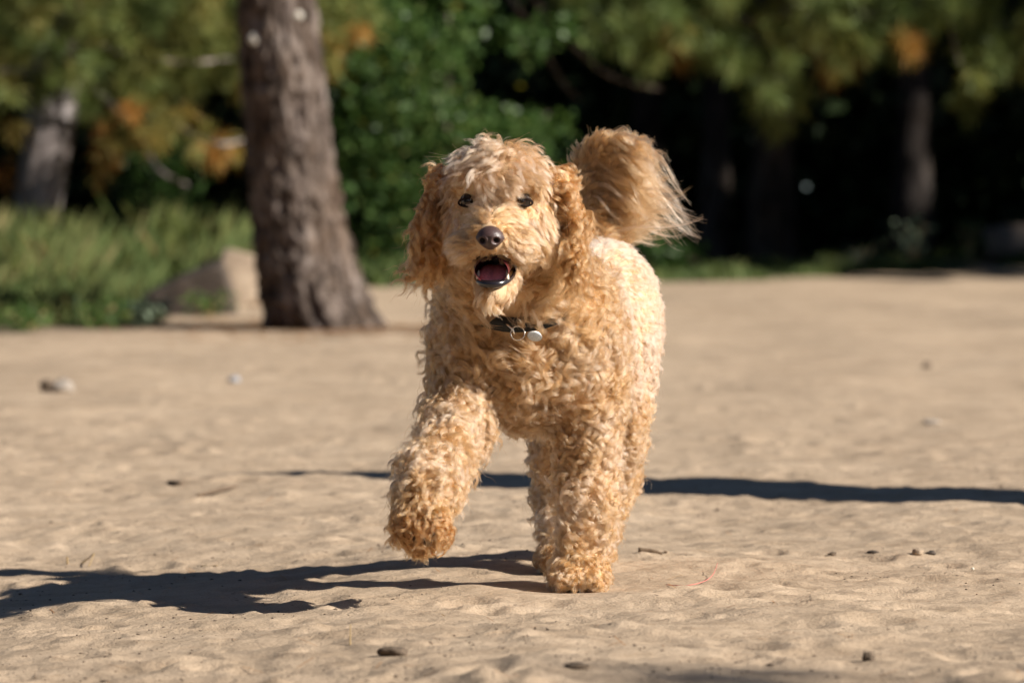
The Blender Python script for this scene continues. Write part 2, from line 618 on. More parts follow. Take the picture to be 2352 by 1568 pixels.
def limb(pts, r0, r1, name='branch', mat=None, parent=None, n=14):
    pts = np.array(pts, float)
    tt = np.linspace(0, 1, len(pts))
    s = np.linspace(0, 1, n)
    c = np.stack([np.interp(s, tt, pts[:, k]) for k in range(3)], 1)
    for _ in range(2):
        c[1:-1] = 0.5 * c[1:-1] + 0.25 * (c[:-2] + c[2:])
    V, F = tube(c, np.linspace(r0, r1, n), 8)
    return link(name, mesh_np(name, V, F), mat or M['bark'], parent)


def in_px(rg, n, x0, x1, y0, y1, Y0, Y1):
    return np.array([Q(rg.uniform(x0, x1), rg.uniform(y0, y1), rg.uniform(Y0, Y1)) for _ in range(n)])


def high_crown(parent, top, base_z, spread, rg, n, name='crown'):
    """a pine's crown out of the picture's top: whorled limbs with needle bunches at their ends"""
    cen, ax, ti = [], [], []
    for k in range(n):
        z = rg.uniform(base_z, top[2])
        f = 1 - (z - base_z) / (top[2] - base_z + 0.5)
        a = rg.uniform(0, 2 * np.pi)
        rr = spread * (0.25 + 0.75 * rg.random()) * (0.35 + 0.65 * f)
        d = np.array((math.cos(a), math.sin(a), 0.15))
        cen.append(np.array((top[0], top[1], z)) + d * rr)
        ax.append(d + np.array((0, 0, 0.3)))
        ti.append(0.28 + rg.normal(0, 0.1))
    link(name, tuft_mesh(name, np.array(cen), np.array(ax), np.array(ti), rg, 44, (0.18, 0.3), 0.010, 0.25), M['needle'], parent)
    for k in range(16):
        z = base_z + (top[2] - base_z) * k / 16
        a = k * 2.4
        rr = spread * 0.8 * (1 - 0.6 * k / 16)
        p0 = np.array((top[0], top[1], z - 0.3))
        d = np.array((math.cos(a), math.sin(a), 0))
        limb([p0, p0 + d * rr * 0.5 + (0, 0, 0.1), p0 + d * rr + (0, 0, 0.3)], 0.05, 0.015, 'branch', M['bark'], parent, 7)


def build_trees():
    rg = np.random.default_rng(31)
    # ---- the pine beside the sand
    b = G(735, 757)
    Y = b[1]
    k = (Y + 9) / FPX
    t = empty('pine_tree', b)
    tag(t, 'thick rough barked pine trunk standing on the sand beside the boulders', 'tree')
    edges = [(785, 612, 915), (752, 604, 892), (720, 598, 868), (680, 592, 850), (640, 588, 836), (580, 583, 812), (520, 578, 797), (400, 568, 772), (300, 561, 758), (200, 555, 747), (100, 549, 736), (0, 543, 725)]
    P, Rr = [], []
    for (py, a, c) in edges:
        P.append(Q((a + c) / 2, py, Y))
        Rr.append((c - a) / 2 * k)
    up = P[-1]
    for z, dx, r in ((3.2, -0.20, 0.175), (5.0, -0.30, 0.165), (8.0, -0.35, 0.13), (11.5, -0.35, 0.05)):
        P.append(np.array((up[0] + dx, Y, z)))
        Rr.append(r)
    # even spacing in height for the first metres keeps the flare
    link('trunk', trunk_mesh_z(P, [r * 0.965 for r in Rr], 120, 460, 0.125, 0.26, 3, 0.10, 5.5), M['bark'], t)
    for (px, py, r) in ((583, 90, 0.026), (684, 36, 0.020)):
        c = Q(px, py, Y - 0.165)
        V, F = tube([c + (0, 0.08, 0), c + (0, 0.0, 0), c + (0, -0.012, 0)], [r * 1.25, r, r * 0.9], 16)
        link('branch_stub', mesh_np('branch_stub', V, F), M['cut_wood'], t)
    high_crown(t, P[-1], 5.5, 2.2, rg, 170)

    # ---- grey pine at the left, its low boughs filling the upper left
    b = G(70, 655)
    Y = b[1]
    k = (Y + 9) / FPX
    t = empty('pine_tree', b)
    tag(t, 'pale grey pine trunk rising from tall grass under low green and rusty boughs', 'tree')
    P = [Q(72, 668, Y), Q(80, 560, Y), Q(86, 480, Y), Q(98, 400, Y), Q(112, 300, Y), Q(122, 200, Y), Q(135, 0, Y)]
    Rr = [80 * k, 58 * k, 52 * k, 55 * k, 58 * k, 56 * k, 52 * k]
    up = P[-1]
    for z, dx, r in ((4.0, 0.1, 0.12), (9.0, 0.3, 0.04)):
        P.append(np.array((up[0] + dx, Y, z)))
        Rr.append(r)
    link('trunk', trunk_mesh_z(P, Rr, 48, 150, 0.08, 0.1, 9, 0.3, 4), M['bark_grey'], t)
    cen, ti = [], []
    low = [(-200, 280), (0, 250), (60, 225), (150, 245), (200, 300), (260, 330), (330, 330), (420, 300), (480, 400), (540, 350), (580, 250), (720, 160), (820, 60)]
    lx, ly = np.array(low, float).T
    while len(cen) < 640:
        px = rg.uniform(-260, 830)
        lim = np.interp(px, lx, ly)
        py = rg.uniform(-330, lim)
        if noise2(np.array(px / 75.0), np.array(py / 55.0), 5) < -0.34:
            continue
        cen.append(Q(px, py, Y + rg.uniform(-2.0, 2.0)))
        e = 1 - min(1, (lim - py) / 170)
        v = 0.41 + 0.18 * noise2(np.array(px / 120.0), np.array(py / 90.0), 8) + 0.16 * e
        if px < 270 and py > 185:
            cen.pop()
            continue
        if e > 0.45 and rg.random() < 0.26:
            v = rg.uniform(0.60, 0.85)
        ti.append(v)
    cen = np.array(cen)
    ax = unit(rg.normal(0, 0.6, cen.shape) + np.array((0.1, -0.4, -0.25)))
    link('crown', tuft_mesh('crown', cen, ax, np.array(ti), rg, 70, (0.10, 0.17), 0.0048, 0.10), M['needle'], t)
    c2 = in_px(rg, 60, 0, 240, -120, 225, Y - 2.2, Y - 0.8)
    link('crown', tuft_mesh('crown', c2, unit(rg.normal(0, 0.6, c2.shape) + np.array((0.1, -0.4, -0.25))), np.clip(rg.normal(0.38, 0.12, 60), 0, 0.8), rg, 70, (0.10, 0.17), 0.0048, 0.10), M['needle'], t)
    for pts in ([(135, 60), (260, 120), (420, 150), (560, 130)], [(125, 130), (240, 230), (330, 300), (350, 390), (430, 425)], [(130, 0), (300, -60), (520, -40), (760, 60)], [(120, 180), (30, 160), (-120, 190)], [(400, 280), (450, 318), (510, 336), (575, 318)]):
        limb([Q(px, py, Y + rg.uniform(-0.8, 0.2)) for px, py in pts], 0.028, 0.010, 'branch', M['bark_grey'], t)
    for (px, py, h) in ((250, 260, 90), (245, 310, 80), (330, 250, 60), (20, 290, 90)):
        c = in_px(rg, 3, px - 22, px + 22, py - 20, py + h, Y - 1, Y)
        for q in c:
            link('dead_spray', tuft_mesh('dead_spray', q[None], np.array([(0, -0.2, -1.0)]), np.full(1, rg.uniform(0.62, 0.9)), rg, 34, (0.10, 0.18), 0.005), M['needle'], t)
    high_crown(t, P[-1], 3.4, 2.0, rg, 120, 'upper_crown')

    # ---- shaded pine at the right whose boughs hang in the sun
    b = G(1765, 622)
    Y = b[1] + 2.0
    t = empty('pine_tree', (Q(1765, 600, Y)[0], Y, float(slope(Y)) - 0.03))
    tag(t, 'dark shaded pine with sunlit green and orange boughs hanging over the forest edge', 'tree')
    x0 = t.location.x
    link('trunk', trunk_mesh_z([(x0, Y, slope(Y) - .05), (x0 + .03, Y, 1.2), (x0 + .05, Y, 3), (x0, Y, 6), (x0, Y, 10)], [0.22, 0.16, 0.15, 0.12, 0.04], 40, 120, 0.08, 0.15, 14, 0.3, 4), M['bark_shaded'], t)
    cen, ti = [], []
    low = [(1290, -60), (1330, 60), (1370, 135), (1450, 150), (1520, 135), (1590, 150), (1640, 100), (1690, 150), (1720, 215), (1780, 285), (1830, 200), (1880, 150), (1960, 165), (2020, 120), (2100, 105), (2180, 80), (2215, 240), (2290, 260), (2320, 150), (2400, 150), (2600, 200)]
    lx, ly = np.array(low, float).T
    while len(cen) < 640:
        px = rg.uniform(1285, 2560)
        lim = np.interp(px, lx, ly)
        py = rg.uniform(-330, lim)
        if 2180 < px < 2330 and 130 < py < 190 and rg.random() < 0.6:
            continue
        if noise2(np.array(px / 70.0), np.array(py / 60.0), 25) < -0.24:
            continue
        cen.append(Q(px, py, Y - 3.2 + rg.uniform(-1.3, 1.3)))
        e = 1 - min(1, (lim - py) / 130)
        v = 0.33 + 0.14 * noise2(np.array(px / 120.0), np.array(py / 90.0), 28) + 0.10 * e
        for (ox, oy, orr) in ((1560, 60, 42), (1905, 130, 62), (2050, 88, 30), (1430, 135, 30), (2300, 160, 25)):
            if (px - ox) ** 2 + (py - oy) ** 2 < orr ** 2:
                v = rg.uniform(0.55, 0.82) if rg.random() < 0.7 else v
        ti.append(v)
    cen = np.array(cen)
    ax = unit(rg.normal(0, 0.5, cen.shape) + np.array((0.1, -0.3, -0.55)))
    link('crown', tuft_mesh('crown', cen, ax, np.array(ti), rg, 70, (0.12, 0.20), 0.0055, 0.12), M['needle'], t)
    for pts, r in (([(1770, 60), (1640, 30), (1500, 40), (1380, 90)], .03), ([(1790, 30), (1950, 40), (2100, 30), (2330, 60)], .03), ([(1750, 100), (1690, 60), (1640, 40)], .02), ([(2180, 20), (2188, 90), (2205, 150), (2236, 195)], .014), ([(1780, 120), (1770, 200), (1790, 270)], .015), ([(1480, -10), (1420, 5), (1370, 25), (1345, 60)], .024)):
        limb([Q(px, py, Y - 2.6) for px, py in pts], r, r * 0.6, 'branch', M['bark_grey'], t)
    high_crown(t, (x0, Y, 10), 4.6, 2.0, rg, 70, 'upper_crown')

    # ---- other trunks in the dark of the wood
    for px, Yo, rr, lab in ((1640, 3.2, 0.10, 'slim dark trunk in deep shade beside the hanging pine boughs'), (2092, 3.4, 0.13, 'grey trunk foot in deep shade behind the pale weeds'), (1480, 4.0, 0.12, 'dark trunk in deep shade just past the leafy shrub')):
        b = G(px, 622)
        Y = b[1] + Yo
        x = Q(px, 600, Y)[0]
        t = empty('pine_tree', (x, Y, float(slope(Y)) - 0.03))
        tag(t, lab, 'tree')
        link('trunk', trunk_mesh_z([(x, Y, slope(Y) - .05), (x + .02, Y, 1.5), (x - .03, Y, 4), (x, Y, 9)], [rr * 1.5, rr, rr * .9, rr * .3], 32, 80, 0.08, 0.15, int(px), 0.3, 4), M['bark_shaded'], t)
        high_crown(t, (x, Y, 9), 3.4, 2.0, rg, 90)

    # ---- leafy shrub behind the dog's head
    b = G(985, 650)
    Y = b[1] + 1.2
    t = empty('leafy_shrub', (Q(985, 640, Y)[0], Y, float(slope(Y))))
    tag(t, 'tall bright green leafy shrub between the pine trunk and the dark wood', 'shrub')
    blobs = [(800, 60, 90, 90), (900, 40, 90, 80), (830, 190, 110, 90), (950, 150, 95, 80), (1030, 110, 70, 60), (1080, 30, 60, 50), (900, 290, 120, 90), (1010, 260, 90, 70), (830, 380, 90, 80), (940, 420, 110, 80), (1050, 380, 110, 80), (860, 500, 80, 70), (960, 540, 100, 70), (1130, 290, 90, 55), (1230, 290, 80, 45), (1190, 380, 100, 70), (1120, 500, 110, 80), (880, 600, 80, 45), (1250, 460, 60, 60), (1220, 90, 60, 50), (1300, 60, 50, 40)]
    cen, ti, sz = [], [], []
    for (bx, by, rx, ry) in blobs:
        nb = int(rx * ry * 0.050)
        for _ in range(nb):
            d = rg.normal(0, 0.5, 3)
            cen.append(Q(bx + d[0] * rx, by + d[1] * ry, Y + d[2] * 0.55 - 0.4 + 0.0012 * abs(bx - 950)))
            ti.append(np.clip(0.45 + rg.normal(0, 0.18), 0, 0.9) if rg.random() > 0.02 else 1.0)
            sz.append(rg.uniform(0.05, 0.085))
    me = leaf_mesh('foliage', np.array(cen), np.array(sz), np.array(ti), rg, 0.62)
    link('foliage', me, M['leaf'], t)
    x0 = t.location.x
    for pts in ([(985, 640), (960, 480), (900, 300), (830, 120)], [(990, 640), (1020, 400), (1030, 160), (1030, -20)], [(1000, 640), (1100, 480), (1190, 330), (1260, 260)], [(975, 640), (880, 520), (820, 420)], [(1080, 520), (1180, 470), (1250, 440)]):
        limb([Q(px, py, Y + 0.15) for px, py in pts], 0.030, 0.010, 'stem', M['bark'], t)
    for pts in ([(1215, -10), (1260, 40), (1310, 100), (1370, 160), (1440, 195), (1520, 205)], [(1170, -10), (1230, 80), (1290, 190), (1330, 230)]):
        limb([Q(px, py, Y + 0.6) for px, py in pts], 0.020, 0.008, 'stem', M['bark'], t)

    # ---- low leafy shrub by the tail's shade and one left of the grass
    for (px, py, rx, ry, n, lab) in ((1535, 585, 65, 60, 420, 'small green bush at the wood edge beside the dog\'s rump'), (360, 420, 90, 100, 800, 'round leaved bush in shade under the rusty boughs')):
        b = G(px, 640)
        Y = b[1] + 0.8
        t = empty('bush', (Q(px, 640, Y)[0], Y, float(slope(Y))))
        tag(t, lab, 'bush')
        c = []
        for _ in range(n):
            d = rg.normal(0, 0.5, 3)
            c.append(Q(px + d[0] * rx, py + d[1] * ry, Y + 0.25 * d[2]))
        c = np.array(c)
        c[:, 2] = np.maximum(c[:, 2], slope(Y) + 0.02)
        link('foliage', leaf_mesh('foliage', c, rg.uniform(0.05, 0.08, n), np.full(n, 0.4), rg, 0.6), M['leaf'], t)
        for k in range(4):
            limb([Q(px + 8 * (k - 1.5), 645, Y), Q(px + (k - 1.5) * rx * 0.3, (py + 645) / 2, Y), Q(px + (k - 1.5) * rx * 0.5, py, Y)], 0.012, 0.005, 'stem', M['bark'], t, 6)


def trunk_mesh_z(P, Rr, seg, rings, ridge, lobes, seed, zs, ts):
    """as trunk_mesh, but with rings spaced by the control heights (dense near the foot)"""
    P, Rr = np.array(P, float), np.array(Rr, float)
    zz = np.linspace(0, 1, rings) ** 1.8
    z = P[0, 2] + (P[-1, 2] - P[0, 2]) * zz
    pts = np.stack([np.interp(z, P[:, 2], P[:, 0]), np.interp(z, P[:, 2], P[:, 1]), z], 1)
    r = np.interp(z, P[:, 2], Rr)
    for _ in range(4):
        pts[1:-1, :2] = 0.5 * pts[1:-1, :2] + 0.25 * (pts[:-2, :2] + pts[2:, :2])
        r[1:-1] = 0.5 * r[1:-1] + 0.25 * (r[:-2] + r[2:])
    th = np.linspace(0, 2 * np.pi, seg, endpoint=False)
    TH, I = np.meshgrid(th, np.arange(rings))
    Z = z[I]
    q = np.stack([np.cos(TH) * ts, np.sin(TH) * ts, Z / zs], -1)
    rel = 1 - 1.6 * np.abs(noise3(q, seed)) + 0.5 * noise3(q * 2.7, seed + 1)
    rr = r[I] * (1 + ridge * (rel - 0.5))
    foot = np.exp(-np.clip(Z - z[0], 0, None) / 0.20)
    rr = rr * (1 + lobes * foot * (np.cos(TH * 5 + 0.7) * 0.5 + 0.7 * noise3(np.stack([np.cos(TH) * 2, np.sin(TH) * 2, Z / 0.4], -1), seed + 5)))
    V = np.stack([pts[:, 0][I] + rr * np.cos(TH), pts[:, 1][I] + rr * np.sin(TH), Z], -1).reshape(-1, 3)
    i = np.arange(rings * seg).reshape(rings, seg)
    a, b = i[:-1], i[1:]
    F = np.stack([a, np.roll(a, -1, 1), np.roll(b, -1, 1), b], -1).reshape(-1, 4)
    return mesh_np('trunk', V, F)


def build_wood():
    """the wood behind as one dark mass, plus unseen cards added to cut light"""
    rg = np.random.default_rng(41)
    n = 34000
    x = rg.uniform(-26, 34, n)
    y = rg.uniform(31.5, 52, n)
    z = rg.random(n) ** 1.15 * 15
    right = x > 5.6  # unseen wedge past the right edge, added to shade the wood's interior
    lo = 27.3 - 0.38 * np.clip(x[right] - 2, 0, 12)
    y[right] = lo + (52 - lo) * rg.random(right.sum()) ** 1.4
    # unseen ring left of frame and behind the camera, added to dim sky light
    ringn = 9000
    lx, ly = rg.uniform(-27, -14, ringn), rg.uniform(-36, 40, ringn)
    bx, by = rg.uniform(-27, 30, ringn), rg.uniform(-40, -27, ringn)
    fn = 9000
    fx, fy, fz = rg.uniform(-12, 14, fn), rg.uniform(45, 53, fn), rg.uniform(0, 6, fn)
    cn = 60000
    cx, cy, cz = rg.uniform(-8, 8, cn), rg.uniform(32.5, 44, cn), rg.uniform(0, 5.5, cn)
    x = np.concatenate([x, lx, bx, cx, fx])
    y = np.concatenate([y, ly, by, cy, fy])
    z = np.concatenate([z, rg.random(ringn * 2) ** 1.1 * 14, cz, fz])
    keep = ~((z < 1.0) & (y < 34) & (x < 5.6))
    P = np.stack([x, y, z + slope(y)], 1)[keep]
    seen = (np.abs(P[:, 0]) < 8.5) & (P[:, 2] < 6.5) & (P[:, 1] > 0) & (P[:, 1] < 44.5)
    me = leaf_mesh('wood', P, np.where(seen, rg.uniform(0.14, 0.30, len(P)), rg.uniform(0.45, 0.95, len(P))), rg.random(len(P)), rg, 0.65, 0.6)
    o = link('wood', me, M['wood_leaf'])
    tag(o, 'dense dark green wood closing off the background, with unseen leaf cards added to block light', 'wood', kind='stuff')


def blade_mesh(name, base, h, lean, wd, tint, rg):
    n = len(base)
    a = rg.uniform(0, 2 * np.pi, n)
    d = np.stack([np.cos(a), np.sin(a), np.zeros(n)], 1)
    s = np.stack([-np.sin(a), np.cos(a), np.zeros(n)], 1) * wd[:, None]
    mid = base + np.array((0, 0, 0.55)) * h[:, None] + d * (lean * h * 0.3)[:, None]
    tip = base + np.array((0, 0, 0.95)) * h[:, None] + d * (lean * h)[:, None]
    V = np.stack([base - s, base + s, mid + s * 0.8, tip, mid - s * 0.8], 1).reshape(-1, 3)
    me = mesh_np(name, V, np.arange(n * 5).reshape(-1, 5), False)
    attr_set(me, 'tint', np.repeat(np.clip(tint, 0, 1), 5))
    return me


EDGE = np.array([G(a, b) for a, b in EDGE_PX])


def edge_y(x):
    return np.interp(x, EDGE[:, 0], EDGE[:, 1])


def build_grass():
    rg = np.random.default_rng(51)
    # tall weeds and grass left of the pine
    B, Hh, W_, T_ = [], [], [], []
    while len(B) < 27000:
        x = rg.uniform(-4.2, -0.9) if rg.random() < 0.68 else rg.uniform(-11, -4.2)
        y = edge_y(x) + 11 * rg.random() ** 1.3 + 0.15 * rg.normal()
        dy = y - edge_y(x)
        if dy < 0:
            continue
        cl = noise2(np.array(x / 0.35), np.array(y / 0.8), 61)
        if cl < -0.12:
            continue
        h = (0.05 + 0.30 * smooth(0.3, 2.2, dy) + 0.22 * smooth(3, 7, dy)) * rg.uniform(0.5, 1.2) * (0.8 + 0.5 * cl)
        h *= 0.80
        if x > -1.75:
            h *= 0.5
        if -2.05 < x < -1.1 and dy < 2.2:
            h *= 0.35
        B.append((x, y, float(slope(y)) - 0.01))
        Hh.append(h)
        W_.append(rg.uniform(0.002, 0.006))
        T_.append(0.52 + 0.25 * cl + rg.normal(0, 0.14) - 0.18 * (1 - smooth(0, 1.0, dy)))
    o = link('grass', blade_mesh('grass', np.array(B), np.array(Hh), rg.uniform(0.1, 0.6, len(B)), np.array(W_), np.array(T_), rg), M['grass'])
    tag(o, 'tall green grass and weeds growing left of the pine trunk', 'grass', kind='stuff')
    B, Hh, W_, T_ = [], [], [], []
    while len(B) < 9000:
        x = rg.uniform(-1.2, 5.0)
        y = edge_y(x) + 0.12 * rg.normal() + 3.2 * rg.random() ** 1.6
        cl = noise2(np.array(x / 0.30), np.array(y / 0.5), 71)
        if cl < -0.1 or y < edge_y(x) - 0.3:
            continue
        h = (0.05 + 0.10 * cl + 0.12 * (x < 0.2)) * rg.uniform(0.5, 1.3)
        B.append((x, y, float(slope(y)) - 0.01))
        Hh.append(max(h, 0.02))
        W_.append(rg.uniform(0.004, 0.009))
        T_.append(0.36 + 0.3 * cl + rg.normal(0, 0.15))
    o = link('grass', blade_mesh('grass', np.array(B), np.array(Hh), rg.uniform(0.1, 0.7, len(B)), np.array(W_), np.array(T_), rg), M['grass'])
    tag(o, 'short green grass fringe along the far edge of the sand', 'grass', kind='stuff')
    # single weeds
    for (px, py, hpx, n, lab, mt) in ((2095, 618, 120, 110, 'pale grey green weed in front of the dark wood', 'weed'), (2225, 612, 115, 70, 'taller leafy green weed beside the fallen log', 'leaf'), (1975, 622, 60, 50, 'small pale weed at the sand\'s far edge', 'weed'), (480, 735, 60, 90, 'low green weed at the foot of the boulders', 'leaf'), (220, 762, 70, 160, 'dark green creeping plant at the edge of the sand', 'leaf'), (60, 768, 60, 120, 'low bright green plant where grass meets sand', 'leaf'), (330, 755, 60, 140, 'low dull green plant between grass and sand', 'weed')):
        b = G(px, py)
        k = (b[1] + 9) / FPX
        t = empty('weed', b)
        tag(t, lab, 'weed')
        c = []
        wide = 0.75 if hpx > 100 else 1.6
        for _ in range(n):
            f = rg.random() ** 0.8
            c.append(b + np.array((rg.normal(0, 0.32) * hpx * k * wide * (0.4 + 0.6 * f), rg.normal(0, 0.12), 0.02 + f * hpx * k * rg.uniform(0.6, 1))))
        link('foliage', leaf_mesh('foliage', np.array(c), rg.uniform(0.035, 0.065, n), rg.uniform(0.2, 0.8, n), rg, 0.5), M[mt], t)
        for j in range(4):
            limb([b, b + np.array(((j - 1.5) * 0.02, 0, hpx * k * 0.5)), b + np.array(((j - 1.5) * 0.06, 0, hpx * k * 0.85))], 0.006, 0.003, 'stem', M['straw'], t, 5)


def rock_mesh(c, r, seed, sub=4, flat=0.35, amp=0.25, cuts=None):
    import bmesh
    bm = bmesh.new()
    bmesh.ops.create_icosphere(bm, subdivisions=sub, radius=1.0)
    v = np.array([x.co for x in bm.verts])
    n = noise3(v * 1.3 + seed * 3.1, seed) * amp + noise3(v * 3.1 + seed, seed + 1) * amp * 0.45 + noise3(v * 7, seed + 2) * amp * 0.18
    v = v * (1 + n)[:, None]
    for (nx, ny, nz, d) in (cuts or []):
        nn = unit(np.array((nx, ny, nz)))
        q = v @ nn - d
        v = v - np.clip(q, 0, None)[:, None] * nn * 0.92
    v[:, 2] = np.where(v[:, 2] < -flat, -flat + (v[:, 2] + flat) * 0.15, v[:, 2])
    v = v * np.array(r) + np.array(c)
    for x, p in zip(bm.verts, v):
        x.co = p
    me = bpy.data.meshes.new('rock')
    bm.to_mesh(me)
    bm.free()
    me.polygons.foreach_set('use_smooth', np.ones(len(me.polygons), dtype=bool))
    return me


def build_rocks():
    b = G(545, 705)
    k = (b[1] + 9) / FPX
    o = link('boulder', rock_mesh(b + np.array((0, 0.1, 62 * k)), (72 * k, 0.25, 80 * k), 3, 4, 0.75, 0.14, [(-1, -0.35, 0.05, 0.62), (0.1, -1, 0.25, 0.55), (0.25, 0, 1, 0.80)]), M['rock'])
    tag(rebase(o), 'tan flat faced boulder beside the foot of the thick pine', 'boulder')
    b = G(410, 720)
    o = link('boulder', rock_mesh(b + np.array((0.03, 0.1, 24 * k)), (165 * k, 0.26, 130 * k), 6, 4, 0.4, 0.22, [(-0.62, -0.10, 1, 0.34), (0.1, -1, -0.25, 0.45), (1, 0, 0.2, 0.62)]), M['rock_brown_shaded'])
    tag(rebase(o), 'low brown boulder, darkened for its shadowed side, sloping down into the grass', 'boulder')
    b = G(130, 712)
    o = link('boulder', rock_mesh(b + np.array((0, 0.1, 0.02)), (0.15, 0.1, 0.05), 8, 3, 0.5, 0.2), M['rock'])
    tag(rebase(o), 'small pale stone almost hidden in the low grass', 'stone')
    # fallen log at the right
    b = G(2330, 612)
    Y = b[1] + 1.0
    P = [Q(2262, 560, Y), Q(2330, 556, Y), Q(2450, 550, Y), Q(2700, 545, Y)]
    o = link('fallen_log', mesh_np('fallen_log', *tube(P, [0.13, 0.14, 0.15, 0.15], 20)), M['dead_bark'])
    tag(rebase(o), 'fallen log lying in shade behind the weeds at the wood edge', 'log')


def build_shade_casters():
    rg = np.random.default_rng(61)
    # leaning dead trunk beyond the right edge of the picture: its shadow crosses the sand behind the dog
    A, B = G(722, 1078), G(2352, 1155)
    sb, zt = 2.7, 2.0
    ctl, rad = [], []
    for s, r in ((2.7, 0.24), (2.0, 0.22), (1.2, 0.21), (0.6, 0.22), (0.26, 0.28), (0.10, 0.25), (0.0, 0.03)):
        p = A + (B - A) * s
        z = zt * (1 - s / sb)
        q = p + SUN * ((z - p[2]) / SUN[2])
        ctl.append(q)
        rad.append(r)
    ctl = np.array(ctl)
    n = 60
    u = np.linspace(0, 1, n)
    tt = np.linspace(0, 1, len(ctl))
    c = np.stack([np.interp(u, tt, ctl[:, k]) for k in range(3)], 1)
    r = np.interp(u, tt, rad) * (1 + 0.10 * noise2(u * 14, u * 0, 4))
    V, F = tube(c, r, 20)
    o = link('dead_tree', mesh_np('dead_tree', V, F), M['dead_bark'])
    tag(rebase(o), 'bare dead trunk leaning over the sand, casting the long thin shadow', 'tree')
    # pine beside the camera whose crown shades the near right corner
    t = empty('pine_tree', (8.6, -6.6, 0))
    tag(t, 'pine beyond the near corner, shading the sand in front of the dog', 'tree')
    link('trunk', trunk_mesh_z([(8.6, -6.6, -0.05), (8.6, -6.6, 3), (8.6, -6.6, 8)], [0.2, 0.16, 0.04], 24, 40, 0.08, 0.1, 77, 0.3, 4), M['bark'], t)
    cen = np.array([(9.4, -6.9, 4.6)]) + rg.normal(0, 1, (420, 3)) * np.array((1.5, 1.35, 0.7))
    cen = cen[cen[:, 1] < -4.45 - 0.3 * (9.4 - cen[:, 0]) + 0.25 * np.sin(cen[:, 0] * 5)]
    link('crown', tuft_mesh('crown', cen, unit(rg.normal(0, 1, cen.shape)), np.full(len(cen), 0.3), rg, 60, (0.2, 0.35), 0.012, 0.3), M['needle'], t)


build_wood()
build_trees()
build_grass()
build_rocks()
build_shade_casters()

# ------------------------------------------------------------------ dog
# head frame: x to the picture's right, y away from the camera, z up
HC = Q(1150, 478, -0.22)
YAW = R(-6.5)
HR = np.array(((math.cos(YAW), -math.sin(YAW), 0), (math.sin(YAW), math.cos(YAW), 0), (0, 0, 1)))


def H(x, y, z):
    return HC + HR @ np.array((x, y, z), float)


PR = []      # primitives: kind, geometry, region, blend radius


def cap(a, b, ra, rb, reg, k=0.03):
    PR.append(dict(t='c', a=np.array(a), b=np.array(b), ra=ra, rb=rb, reg=reg, k=k))


def ell(c, r, reg, k=0.03, rot=None):
    PR.append(dict(t='e', c=np.array(c), r=np.array(r, float), rot=rot, reg=reg, k=k))


def chain(pts, reg, k=0.03):
    for (a, ra), (b, rb) in zip(pts[:-1], pts[1:]):
        cap(a, b, ra, rb, reg, k)


def sdf(p, P):
    if p['t'] == 'c':
        ab = p['b'] - p['a']
        t = np.clip(((P - p['a']) @ ab) / (ab @ ab), 0, 1)
        d = np.linalg.norm(P - p['a'] - t[..., None] * ab, axis=-1)
        return d - (p['ra'] + (p['rb'] - p['ra']) * t)
    q = P - p['c']
    if p['rot'] is not None:
        q = q @ p['rot']
    k0 = np.linalg.norm(q / p['r'], axis=-1)
    k1 = np.linalg.norm(q / (p['r'] ** 2), axis=-1)
    return k0 * (k0 - 1) / np.maximum(k1, 1e-6)


def rot_xyz(x, y, z):
    return np.array(Matrix.Rotation(z, 3, 'Z') @ Matrix.Rotation(y, 3, 'Y') @ Matrix.Rotation(x, 3, 'X'))


# trunk
ell(Q(1212, 800, 0.08), (0.125, 0.15, 0.130), 'chest', 0.05)
ell(Q(1205, 720, 0.06), (0.120, 0.12, 0.11), 'neck', 0.05)
ell(Q(1282, 765, 0.30), (0.130, 0.19, 0.145), 'back', 0.05)
ell(Q(1372, 735, 0.56), (0.118, 0.15, 0.148), 'back', 0.05)
cap(Q(1200, 690, 0.02), Q(1158, 540, -0.13), 0.105, 0.082, 'neck', 0.04)
ell(Q(1082, 815, 0.04), (0.052, 0.09, 0.11), 'shoulder', 0.05)
ell(Q(1338, 830, 0.07), (0.062, 0.10, 0.13), 'shoulder', 0.05)
# planted fore leg (its left)
chain([(Q(1348, 900, 0.06), 0.056), (Q(1352, 1020, 0.04), 0.041), (Q(1350, 1130, 0.015), 0.038), (Q(1346, 1220, 0.0), 0.033), (Q(1334, 1300, -0.02), 0.036)], 'leg')
ell(Q(1331, 1318, -0.055), (0.047, 0.058, 0.026), 'paw', 0.02)
for px in (1293, 1320, 1347, 1372):
    ell(Q(px, 1330, -0.098), (0.0150, 0.026, 0.0155), 'toe', 0.006)
# raised fore leg (its right)
chain([(Q(1076, 880, 0.02), 0.054), (Q(1050, 970, -0.05), 0.045), (Q(1000, 1085, -0.20), 0.039), (Q(983, 1130, -0.25), 0.038), (Q(977, 1165, -0.28), 0.029)], 'rleg')
cap(Q(978, 1165, -0.28), Q(972, 1205, -0.295), 0.030, 0.034, 'rpaw', 0.01)
ell(Q(968, 1212, -0.305), (0.043, 0.034, 0.036), 'rpaw', 0.012)
